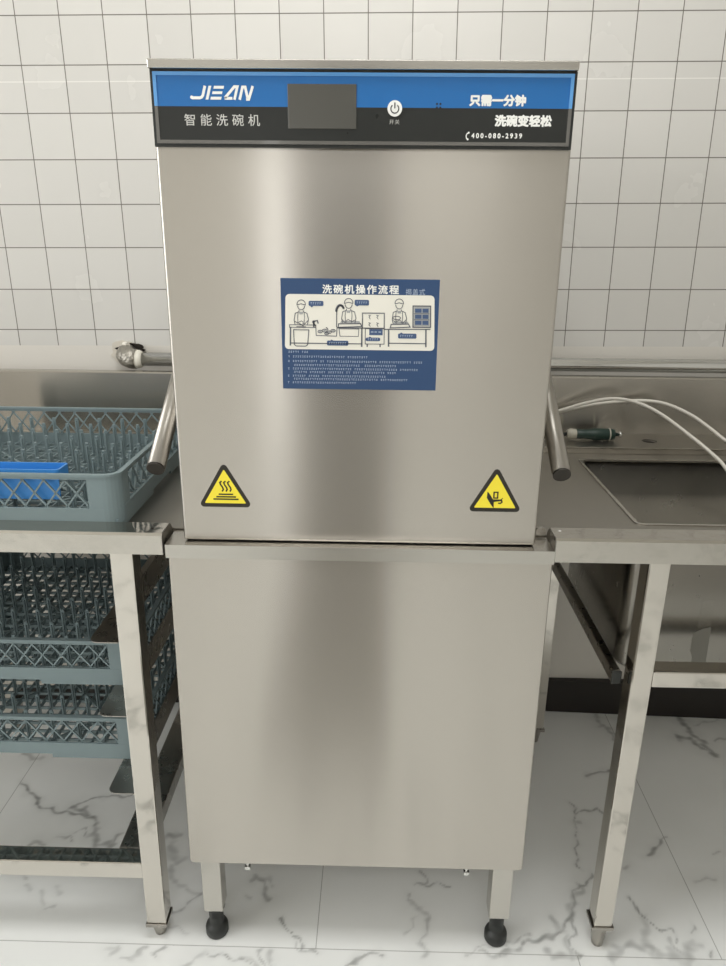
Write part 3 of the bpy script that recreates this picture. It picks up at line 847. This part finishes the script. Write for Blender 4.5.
ws = warning(0.1512, 0.2300, 0.9280, 0.9940)
cx, cz = 0.1900, 0.9470
hand = MB()
hand.flat([(cx + x, cz + z) for x, z in ((-.0125, .0125), (-.0095, .0095), (-.0030, -.0005), (-.0015, -.0050), (-.0010, -.0150), (-.0040, -.0120), (-.0080, -.0060), (-.0130, .0020))], HF - .0010)
hand.flat([(cx + x, cz + z) for x, z in ((-.0030, -.0005), (.0085, -.0005), (.0125, .0022), (.0128, .0012), (.0100, -.0015), (.0100, -.0035), (.0040, -.0040), (-.0015, -.0050))], HF - .0010)
hand.stroke([(cx + x, cz + z) for x, z in ((.0065, -.0022), (.0105, -.0020), (.0115, -.0048), (.0090, -.0070), (.0055, -.0068))], 0.0022, HF - .00102)
hand.stroke([(cx + x, cz + z) for x, z in ((-.0020, .0018), (-.0020, .0115), (.0040, .0115), (.0040, .0018))], 0.0022, HF - .0010, closed=True)
hand.build('crushed_hand_symbol', M['warn_black'], ws)

# ================================================================== DISH TABLE (left)
dt = thing('dish_table', 'stainless steel dish table with rack slides, left of the dishwasher', 'table', (-0.95, -0.45, 0))
TX0, TX1 = -1.52, -0.3435
LIP = 0.8835
deck = MB().plate([(TX0, -0.738), (HX0 - .0035, -0.738), (HX0 - .0035, -0.102), (TX0, -0.102)], [], 0.8664, 0.8690)
deck.build('table_top', M['deck_steel'], dt)
fl = MB()
fl.prism_x([(-0.800, 0.8465), (-0.800, LIP - .004), (-0.7965, LIP), (-0.752, LIP), (-0.736, 0.8692), (-0.7365, 0.8665), (-0.7535, LIP - .002), (-0.7955, LIP - .002), (-0.798, LIP - .0045), (-0.798, 0.8465)], TX0, TX1 - .0012)
fl.build('front_lip', M['apron_steel'], dt)
MB().prism_x([(-0.8003, 0.8463), (-0.8003, LIP - .004), (-0.7965, LIP + .0003), (-0.752, LIP + .0003), (-0.7365, 0.8692), (-0.7365, 0.8463)], TX1 - .0012, TX1).build('lip_end_plate', M['dark_steel'], dt)
MB().tube([(-0.364, -0.779, LIP - .0005), (-0.364, -0.779, LIP + .0006)], 0.0016, 12).build('rivet_hole', M['hole'], dt)
bs = MB().prism_x([(-0.102, 0.8665), (-0.102, 1.0185), (-0.0985, 1.0215), (-0.078, 1.0215), (-0.078, 1.0195), (-0.098, 1.0195), (-0.1, 1.018), (-0.1, 0.8665)], TX0, HX0 - .0035)
bs.build('backsplash', M['splash_steel'], dt)
def foot(cx, cy, parent, zt):
    MB().lathe([(0.004, 0), (0.0105, 0.0), (0.0115, 0.006), (0.0165, zt - 0.012), (0.0165, zt - 0.008), (0.010, zt - 0.008)], (cx, cy, 0), 20).build('foot', M['bar_steel'], parent)
    MB().box(cx - .0215, cx + .0215, cy - .0215, cy + .0215, zt - 0.0082, zt - 0.0005, 0.001).build('foot_collar', M['dark_steel'], parent)
def table_leg(parent, x0, x1, y0, y1, z0, z1, shift=0.0):
    mb = MB().box(x0, x1, y0, y1, z0, z1, 0.003, 2)
    for v in mb.bm.verts:
        v.co.x += shift * (v.co.z - 0.84) / 0.8
    lg_ = mb.build('leg', M['leg_steel'], parent)
    foot((x0 + x1) / 2 - shift, (y0 + y1) / 2, lg_, z0 + 0.0005)
    return lg_
for lx0 in (-0.4355, -1.425):
    for ly in (-0.792, -0.165):
        table_leg(dt, lx0, lx0 + .0385, ly, ly + 0.0385, 0.040, 0.8465 if ly < -.5 else 0.866, 0.006)
MB().box(-1.387, -0.4400, -0.790, -0.753, 0.1535, 0.1905, 0.002).build('crossbar', M['leg_steel'], dt)
MB().box(-1.387, -0.4370, -0.163, -0.128, 0.1535, 0.1905, 0.002).build('crossbar', M['leg_steel'], dt)
for x0, x1 in ((-0.4965, -0.4405), (-1.420, -1.380)):
    MB().box(x0, x1, -0.752, -0.164, 0.1535, 0.1905, 0.002).build('side_bar', M['dark_steel'], dt)
# three pairs of angle rails that carry the racks
RZ = (0.676, 0.5265, 0.3570)
def corner_flange(x0, x1, y0, y1, z0, z1, right):
    r = 0.016
    arcp = [(x0 + r - r * math.sin(a), y0 + r - r * math.cos(a)) for a in [PI / 2 * k / 6 for k in range(7)]]
    p = [(x1, y1), (x0, y1)] + [q for q in arcp[::-1]] + [(x1, y0)]
    if not right: p = [(x0 + x1 - x, y) for x, y in p]
    return p
for z in RZ:
    for x0, x1, rt in ((-0.490, -0.4385, True), (-0.9940, -0.9425, False)):
        r_ = MB().plate(corner_flange(x0, x1, -0.790, -0.17, z, z, rt), [], z - 0.002, z)
        xs_ = x1 - 0.0022 if rt else x0
        r_.box(xs_, xs_ + 0.0022, -0.752, -0.17, z, z + 0.052)
        r_.build('rack_rail', M['dark_steel'], dt)
# posts behind the rails
for lx in (-0.9975,):
    table_leg(dt, lx - .0385, lx, -0.700, -0.6615, 0.040, 0.866)
    table_leg(dt, lx - .0385, lx, -0.165, -0.1265, 0.040, 0.866)

# ================================================================== DISH RACKS
RW, RD, RH = 0.502, 0.498, 0.096
def lattice(mb, x0, x1, z0, z1, y, t, per=0.0355, run=0.0405, w=0.0028):
    """crossing slanted bars in a vertical field; bars are real 3 mm sticks"""
    def bar(xa, za, xb, zb):
        if xb - xa < 1e-4 and xa - xb < 1e-4: return
        d = Vector((xb - xa, 0, zb - za)); n = Vector((-d.z, 0, d.x)).normalized() * (w / 2)
        b2 = mb.bm
        A = [Vector((xa, y, za)) + n, Vector((xa, y, za)) - n, Vector((xb, y, zb)) - n, Vector((xb, y, zb)) + n]
        f = [b2.verts.new(p) for p in A]; g = [b2.verts.new(p + Vector((0, t, 0))) for p in A]
        b2.faces.new(f); b2.faces.new(g[::-1])
        for i in range(4): b2.faces.new((f[i], g[i], g[(i + 1) % 4], f[(i + 1) % 4]))
    H = z1 - z0
    x = x0 - per * 2
    while x < x1 + per:
        for sgn in (1, -1):
            xa, xb = (x, x + run) if sgn > 0 else (x + run, x)
            ta, tb = 0.0, 1.0
            for lim, up in ((x0, False), (x1, True)):
                t_ = (lim - xa) / (xb - xa)
                if (xb > xa) == up: tb = min(tb, t_)
                else: ta = max(ta, t_)
            if tb - ta > 0.02:
                bar(xa + (xb - xa) * ta, z0 + H * ta, xa + (xb - xa) * tb, z0 + H * tb)
        x += per
def make_rack(label):
    root = thing('dish_rack', label, 'rack', (0, 0, 0), 'square dish racks')
    hx, hy = RW / 2, RD / 2
    w_, seg = 0.0042, 6
    fr_ = MB()
    R0 = 0.028
    def rng(e, t_, z0, z1):
        fr_.ring(rrect(-hx + e, hx - e, -hy + e, hy - e, R0 - e, seg), rrect(-hx + e + t_, hx - e - t_, -hy + e + t_, hy - e - t_, R0 - e - t_, seg), z0, z1)
    rng(0.0, 0.0085, RH - 0.0045, RH)            # rim
    rng(0.0020, 0.0045, RH - 0.009, RH - 0.0045)
    rng(0.0015, 0.0045, 0.010, 0.036)            # solid band
    # skirt below the band, with a hand scoop in the middle of each side
    e = 0.0035
    loop = rrect(-hx + e, hx - e, -hy + e, hy - e, R0 - e, seg); inn = rrect(-hx + e + .004, hx - e - .004, -hy + e + .004, hy - e - .004, R0 - e - .004, seg)
    per_ = seg + 1
    sc = 0.062
    def run(i):
        # one corner's arc with straight legs that stop at the scoops
        k0 = i * per_
        o_ = loop[k0:k0 + per_]; n_ = inn[k0:k0 + per_]
        def leg(p, q, which):
            return q
        s = [(1, 1), (-1, 1), (-1, -1), (1, -1)][i]
        xe_o = (sc * s[0], o_[0][1] if False else (hy - e) * s[1]); ye_o = ((hx - e) * s[0], sc * s[1])
        xe_i = (sc * s[0], (hy - e - .004) * s[1]); ye_i = ((hx - e - .004) * s[0], sc * s[1])
        if i % 2 == 0: return [ye_o] + o_ + [xe_o], [ye_i] + n_ + [xe_i]
        return [xe_o] + o_ + [ye_o], [xe_i] + n_ + [ye_i]
    for i in range(4):
        a_, b2 = run(i)
        fr_.segment_wall(a_, b2, 0.0, 0.0105)
    fr_.build('frame', M['rack'], root)
    # solid corners
    cr = 0.054
    for i in range(4):
        k0 = i * per_
        e2 = 0.0020
        lo_ = rrect(-hx + e2, hx - e2, -hy + e2, hy - e2, R0 - e2, seg)[k0:k0 + per_]; li = rrect(-hx + e2 + .004, hx - e2 - .004, -hy + e2 + .004, hy - e2 - .004, R0 - e2 - .004, seg)[k0:k0 + per_]
        s = [(1, 1), (-1, 1), (-1, -1), (1, -1)][i]
        xo = ((hx - cr) * s[0], (hy - e2) * s[1]); yo = ((hx - e2) * s[0], (hy - cr) * s[1])
        xi = ((hx - cr) * s[0], (hy - e2 - .004) * s[1]); yi = ((hx - e2 - .004) * s[0], (hy - cr) * s[1])
        m_ = MB()
        if i % 2 == 0: m_.segment_wall([yo] + lo_ + [xo], [yi] + li + [xi], 0.036, RH - .009)
        else: m_.segment_wall([xo] + lo_ + [yo], [xi] + li + [yi], 0.036, RH - .009)
        m_.build('corner_post', M['rack'], root)
    for k in range(4):
        m_ = MB()
        half = hx if k % 2 == 0 else hy
        lattice(m_, -half + cr - .001, half - cr + .001, 0.0355, RH - .0088, 0, 0.0032)
        off = (hy if k % 2 == 0 else hx) - 0.0055
        for v in m_.bm.verts:
            x, y = v.co.x, v.co.y - off
            a = PI / 2 * k
            v.co.x, v.co.y = x * math.cos(a) - y * math.sin(a), x * math.sin(a) + y * math.cos(a)
        m_.build('lattice', M['rack'], root)
    gr = MB()
    for k in range(-9, 10):
        p = k * 0.02575
        gr.box(p - .0015, p + .0015, -hy + .005, hy - .005, 0.0075, 0.0150)
        gr.box(-hx + .005, hx - .005, p - .0015, p + .0015, 0.0080, 0.0145)
    def diag(x0, y0, x1, y1):
        d = Vector((x1 - x0, y1 - y0, 0)); n = Vector((-d.y, d.x, 0)).normalized() * .0022
        b2 = gr.bm
        A = [Vector((x0, y0, .0070)) + n, Vector((x0, y0, .0070)) - n, Vector((x1, y1, .0070)) - n, Vector((x1, y1, .0070)) + n]
        f = [b2.verts.new(p) for p in A]; g_ = [b2.verts.new(p + Vector((0, 0, .009))) for p in A]
        b2.faces.new(f); b2.faces.new(g_[::-1])
        for i in range(4): b2.faces.new((f[i], g_[i], g_[(i + 1) % 4], f[(i + 1) % 4]))
    for k in range(-1, 2):
        s = k * 0.260
        for sg in (1, -1):
            pts_ = []
            lim = hx - .008
            x0, x1 = max(-lim, -lim - s), min(lim, lim - s)
            if x1 - x0 > 0.02: diag(x0, (x0 + s) * sg, x1, (x1 + s) * sg)
    gr.build('base_grid', M['rack'], root)
    pm = MB()
    pm.box(-.0042, .0042, -.0013, .0013, 0.0135, 0.078, 0.0006, 1)
    pm.box(-.0013, .0013, -.0042, .0042, 0.0135, 0.075, 0.0006, 1)
    pm.box(-.0034, .0034, -.0020, .0020, 0.0775, 0.0815, 0.0008, 1)
    first = pm.build('peg', M['rack'], root)
    me = first.data
    cnt = 0
    for j in range(9):
        for i in range(9):
            x, y = (i - 4) * 0.0515, (j - 4) * 0.0515
            p_ = first if cnt == 0 else first.copy()
            if cnt: COL.objects.link(p_); p_.parent = root
            p_.location = (x, y, 0)
            cnt += 1
    return root
def copy_tree(o, parent=None):
    c = o.copy(); COL.objects.link(c)
    if parent is not None: c.parent = parent
    for ch in o.children: copy_tree(ch, c)
    return c
rack = make_rack('grey teal dish rack on top of the steel table, a blue tray inside it')
rack2 = copy_tree(rack); rack3 = copy_tree(rack)
rack.location = (-0.4235 - RW / 2, -0.752 + RD / 2, 0.8692)
rack2.location = (-0.4420 - RW / 2, -0.700 + RD / 2, RZ[1] + 0.0003)
rack3.location = (-0.4420 - RW / 2, -0.700 + RD / 2, RZ[2] + 0.0003)
rack2['label'] = 'grey teal dish rack on the slides just under the table, upper of the two'
rack3['label'] = 'lowest grey teal dish rack, on the bottom slides above the floor'

# blue tray lying on the pegs of the top rack
t = MB()
zt = 0.9505
t.plate(rrect(-0.905, -0.527, -0.7375, -0.695, 0.006, 4), [], zt, zt + 0.0025)
t.ring(rrect(-0.905, -0.527, -0.7375, -0.695, 0.006, 4), rrect(-0.9020, -0.530, -0.7345, -0.698, 0.0045, 4), zt + 0.0025, zt + 0.018)
t.box(-0.903, -0.529, -0.7372, -0.7345, zt - 0.034, zt + 0.001)
tr = t.build('plastic_tray', M['blue_tray'])
tag(tr, 'long blue plastic tray lying just inside the front rim of the top dish rack', 'tray')

# ================================================================== SINK TABLE (right)
sk = thing('sink_table', 'stainless steel sink table with a deep basin, right of the dishwasher', 'sink', (0.85, -0.45, 0))
UX0, UX1 = 0.2895, 1.45
LIP2 = 0.8865
BX = (0.4560, 1.05); BY = (-0.6900, -0.2900)
MB().plate([(HX1 + .0035, -0.738), (UX1, -0.738), (UX1, -0.238), (HX1 + .0035, -0.238)], [rrect(BX[0] + .005, BX[1] - .005, BY[0] + .005, BY[1] - .005, 0.010, 5)], 0.8664, 0.8690).build('table_top', M['deck_steel'], sk)
fl = MB()
fl.prism_x([(-0.800, 0.8455), (-0.800, LIP2 - .004), (-0.7965, LIP2), (-0.752, LIP2), (-0.736, 0.8692), (-0.7365, 0.8665), (-0.7535, LIP2 - .002), (-0.7955, LIP2 - .002), (-0.798, LIP2 - .0045), (-0.798, 0.8455)], UX0 + .0012, UX1)
fl.build('front_lip', M['apron_steel'], sk)
MB().prism_x([(-0.8003, 0.8453), (-0.8003, LIP2 - .004), (-0.7965, LIP2 + .0003), (-0.752, LIP2 + .0003), (-0.7365, 0.8692), (-0.7365, 0.8453)], UX0, UX0 + .0012).build('lip_end_plate', M['dark_steel'], sk)
MB().lathe([(0.0026, 0), (0.0026, .0006), (0.0014, 0.0012)], (0.303, -0.766, LIP2 - .0003), 14).build('rivet', M['frame'], sk)
# little folded corner plates where the tops run into the machine
MB().prism_y([(0.2625, 0.8695), (0.287, 0.8695), (0.283, 0.8835), (0.272, 0.8815)], -0.746, -0.739).build('corner_plate', M['trim_steel'], sk)
# raised ledge with the tap hole, and the back panel
hole = [(0.657 + 0.0175 * math.cos(a), -0.172 + 0.0175 * math.sin(a)) for a in [2 * PI * k / 28 for k in range(28)]]
ledge = MB().plate([(HX1 + .0035, -0.236), (UX1, -0.236), (UX1, -0.104), (HX1 + .0035, -0.104)], [hole], 0.8808, 0.8832)
ledge.prism_x([(-0.2385, 0.8692), (-0.236, 0.8692), (-0.236, 0.8832), (-0.2385, 0.8832)], HX1 + .0035, UX1)
ledge.build('tap_ledge', M['deck_steel'], sk)
MB().box(HX1 + .0035, UX1, -0.2405, -0.2386, 0.8692, 0.8840, 0.0006).build('ledge_edge', M['apron_steel'], sk)
MB().ring(rrect(BX[0] - .001, BX[1] + .001, BY[0] - .001, BY[1] + .001, 0.016, 5), rrect(BX[0] + .005, BX[1] - .005, BY[0] + .005, BY[1] - .005, 0.010, 5), 0.8690, 0.8708).build('basin_rim', M['trim_steel'], sk)
MB().tube([(0.657, -0.172, 0.845), (0.657, -0.172, 0.8785)], 0.0185, 24).build('tap_hole', M['hole'], sk)
MB().prism_x([(-0.104, 0.8665), (-0.102, 1.0210), (-0.0985, 1.0240), (-0.078, 1.0240), (-0.078, 1.0220), (-0.098, 1.0220), (-0.1, 1.0205), (-0.102, 0.8665)], HX1 + .0035, UX1).build('backsplash', M['splash_steel'], sk)
# basin: open box with rounded upright corners
bb = MB()
r_o = rrect(BX[0], BX[1], BY[0], BY[1], 0.028, 6); r_i = rrect(BX[0] + .002, BX[1] - .002, BY[0] + .002, BY[1] - .002, 0.026, 6)
bm_ = bb.bm
ZB = 0.578
def loop(pts, z): return [bm_.verts.new((x, y, z)) for x, y in pts]
def sh(pts, d):
    cx = (BX[0] + BX[1]) / 2; cy = (BY[0] + BY[1]) / 2
    return [(x + (d if x < cx else -d), y + (d if y < cy else -d)) for x, y in pts]
loops = [loop(r_o, ZB + .012), loop(r_o, 0.8668), loop(r_i, 0.8686), loop(r_i, ZB + .016), loop(sh(r_i, .006), ZB + .005), loop(sh(r_i, .014), ZB + .002)]
for a_, c_ in zip(loops[:-1], loops[1:]):
    for k in range(len(a_)):
        f = bm_.faces.new((a_[k], a_[(k + 1) % len(a_)], c_[(k + 1) % len(a_)], c_[k])); f.smooth = True
bm_.faces.new(loops[-1])
lowo = [loops[0], loop(sh(r_o, .004), ZB + .004), loop(sh(r_o, .014), ZB)]
for a_, c_ in zip(lowo[:-1], lowo[1:]):
    for k in range(len(a_)):
        f = bm_.faces.new((a_[k], c_[k], c_[(k + 1) % len(a_)], a_[(k + 1) % len(a_)])); f.smooth = True
bm_.faces.new(lowo[-1])
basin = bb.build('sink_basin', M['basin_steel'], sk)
MB().prism_y([(0.5850 + 0.0150 * 0, 0.6480), (0.5880, 0.6600), (0.6010, 0.6680), (0.6160, 0.6720), (0.6180, 0.5850), (0.5900, 0.5850), (0.5915, 0.6060), (0.5860, 0.6220)], BY[0] - .0004, BY[0]).build('tape_residue', M['residue'], basin)
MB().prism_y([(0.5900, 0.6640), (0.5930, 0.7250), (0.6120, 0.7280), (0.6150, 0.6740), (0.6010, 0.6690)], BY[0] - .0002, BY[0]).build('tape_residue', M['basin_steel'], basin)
for lx in (0.4455, 1.37):
    for ly in (-0.792, -0.168):
        table_leg(sk, lx, lx + .036, ly, ly + 0.0385, 0.062 if ly < -.5 else .05, 0.8455 if ly < -.5 else 0.8664, 0.004)
MB().box(0.4815, 1.370, -0.788, -0.752, 0.6065, 0.6385, 0.003).build('crossbar', M['leg_steel'], sk)
for x0 in (0.4215, 1.409):
    sb = MB().box(x0, x0 + .0165, -0.7600, -0.1500, 0.596, 0.621, 0.003, 2).build('side_bar', M['dark_steel'], sk)
    MB().box(x0 - .0004, x0 + .0169, -0.7630, -0.7600, 0.5955, 0.6215, 0.002, 2).build('end_cap', M['black_plastic'], sb)  # dark cap added so the bar's front end doesn't shine bright

# ================================================================== WATER PIPE on the wall
wp = thing('water_pipe', 'chrome water pipe with elbow and white tape running along the wall behind the tables', 'pipe', (0.3, -0.045, 1.0435))
PY, PZ, PR = -0.046, 1.0445, 0.0170
MB().tube([(-0.600, PY, PZ), (1.5, PY, PZ + .0005)], PR, 24).build('pipe', M['chrome'], wp)
el = [(-0.643, -0.005, 1.0560), (-0.643, -0.022, 1.0545), (-0.641, -0.033, 1.0520), (-0.634, -0.042, 1.0490), (-0.622, -0.0460, 1.0455), (-0.610, -0.0460, 1.0445)]
MB().tube(el, [0.021, 0.0235, 0.0245, 0.0255, 0.0255, 0.0250], 24).build('elbow', M['rough_iron'], wp)
MB().tube([(-0.613, PY, PZ), (-0.611, PY, PZ), (-0.604, PY, PZ), (-0.598, PY, PZ), (-0.594, PY, PZ)], [0.020, 0.0228, 0.0232, 0.0215, 0.018], 24).build('thread_tape', M['tape'], wp)
MB().tube([(-0.646, -0.006, 1.0770), (-0.646, -0.020, 1.0770), (-0.636, -0.026, 1.0765)], 0.0070, 14).build('thread_tape', M['tape'], wp)

# ================================================================== HOSE looping over the sink
A = [(0.300, -0.16, 0.8875), (0.350, -0.15, 0.9130), (0.409, -0.14, 0.938), (0.444, -0.14, 0.948), (0.5, -0.15, 0.969), (0.556, -0.17, 0.985), (0.601, -0.2, 0.984), (0.642, -0.25, 0.969), (0.683, -0.33, 0.938), (0.708, -0.38, 0.916), (0.728, -0.42, 0.892),
     (0.752, -0.462, 0.840), (0.775, -0.49, 0.740), (0.800, -0.505, 0.640), (0.835, -0.50, 0.590), (0.880, -0.47, 0.5845), (0.915, -0.42, 0.590), (0.925, -0.375, 0.640), (0.905, -0.355, 0.740), (0.875, -0.345, 0.830),
     (0.825, -0.33, 0.893), (0.777, -0.3, 0.920), (0.755, -0.26, 0.939), (0.723, -0.22, 0.961), (0.682, -0.17, 0.975), (0.634, -0.14, 0.975), (0.566, -0.127, 0.967), (0.493, -0.127, 0.954), (0.409, -0.130, 0.932), (0.345, -0.138, 0.905), (0.300, -0.143, 0.8875)]
hs_ = MB().tube(smooth_path(A, 7), 0.0040, 12).build('hose', M['hose'])
tag(hs_, 'thin white hose looping from behind the dishwasher over the sink', 'hose')

# ================================================================== GREEN HAND TOOL on the ledge
tl = thing('hand_tool', 'dark green plastic handled tool with pale collar lying on the sink ledge', 'tool', (0.52, -0.165, 0.8832))
ax0, ax1 = Vector((0.468, -0.172, 0.8985)), Vector((0.574, -0.172, 0.8985))
def along(t): return ax0 + (ax1 - ax0) * t
def barrel(prof, n=18): return MB().tube([along(t) for t, r in prof], [r * 1.16 for t, r in prof], n)
barrel([(-0.10, .006), (-0.095, .0085), (-0.02, .0110), (0.0, .0112), (0.11, .0098), (0.12, .009)]).build('collar', M['collar'], tl)
barrel([(0.10, .0085), (0.12, .0098), (0.28, .0096), (0.42, .0108), (0.52, .0124), (0.60, .0126), (0.72, .0120), (0.90, .0122), (0.97, .0105), (0.985, .006)]).build('grip', M['green'], tl)
barrel([(0.84, .0124), (0.845, .0132), (0.865, .0132), (0.87, .0124)]).build('band', M['collar'], tl)
barrel([(0.97, .004), (1.08, .004), (1.085, .0065), (1.12, .0065), (1.125, .003)]).build('tip', M['chrome'], tl)
MB().tube([(along(-.09)), along(-.20) + Vector((0, 0, -.003)), along(-.32) + Vector((0, 0, -.008)), along(-0.9) + Vector((0, 0, -.0105))], 0.0042, 12).build('tail_tube', M['black_plastic'], tl)

# ================================================================== LIGHT
def area(name, loc, rot, sx, sy, power, col):
    d = bpy.data.lights.new(name, 'AREA'); d.shape = 'RECTANGLE'; d.size = sx; d.size_y = sy; d.energy = power; d.color = col
    o = bpy.data.objects.new(name, d); COL.objects.link(o); o.location = loc; o.rotation_euler = rot
    return o
# daylight through the window, added light in the slit, overhead light and added fill
DAY = (1.0, 1.0, 0.99)
LT = dict(win=64, side=2.6, c1=25, c2=14)
area('window_daylight', (XL - 0.10, (WIN[0] + WIN[1]) / 2, (WIN[2] + WIN[3]) / 2), (0, math.radians(-90), 0), WIN[3] - WIN[2], WIN[1] - WIN[0], LT['win'], DAY)
area('slit_reflection_light', ((SLIT[0] + SLIT[1]) / 2, YB - 0.10, (SLIT[2] + SLIT[3]) / 2), (math.radians(90), 0, 0), SLIT[1] - SLIT[0], SLIT[3] - SLIT[2], LT['side'], DAY)  # added lamp behind the slit, mirrored as a bright streak in the steel
area('overhead_light', (0.0, -1.1, ZC - 0.01), (0, 0, 0), 1.2, 0.6, LT['c1'], DAY)
area('overhead_light', (0.0, -3.2, ZC - 0.01), (0, 0, 0), 1.2, 0.6, LT['c2'], DAY)  # second overhead lamp, added as fill for floor and body
w_ = bpy.data.worlds.new('World'); S.world = w_; w_.use_nodes = True
w_.node_tree.nodes['Background'].inputs[0].default_value = (0.9, 0.95, 1.0, 1); w_.node_tree.nodes['Background'].inputs[1].default_value = 0.3

# ================================================================== CAMERA
cam = bpy.data.cameras.new('camera'); co_ = bpy.data.objects.new('camera', cam); COL.objects.link(co_)
cam.sensor_fit = 'HORIZONTAL'; cam.sensor_width = 36.0; cam.lens = 36.0 * 726.4 / 726.0
cam.clip_start = 0.02
R3 = ((0.99972416, 0.02145722, 0.00954933), (0.01585404, -0.31657162, -0.94843611), (-0.01732775, 0.94832589, -0.31682448))
mw = Matrix.Identity(4)
for i in range(3):
    mw[i][0] = R3[0][i]; mw[i][1] = -R3[1][i]; mw[i][2] = -R3[2][i]
mw[0][3], mw[1][3], mw[2][3] = 0.0, -1.877, 1.335
co_.matrix_world = mw
S.camera = co_

vs = S.view_settings
S.display_settings.display_device = 'sRGB'
vs.view_transform = 'Standard'; vs.look = 'None'; vs.exposure = 0.0; vs.gamma = 1.0; vs.use_curve_mapping = False
S.cycles.use_denoising = True
S.cycles.max_bounces = 10; S.cycles.diffuse_bounces = 5; S.cycles.glossy_bounces = 6
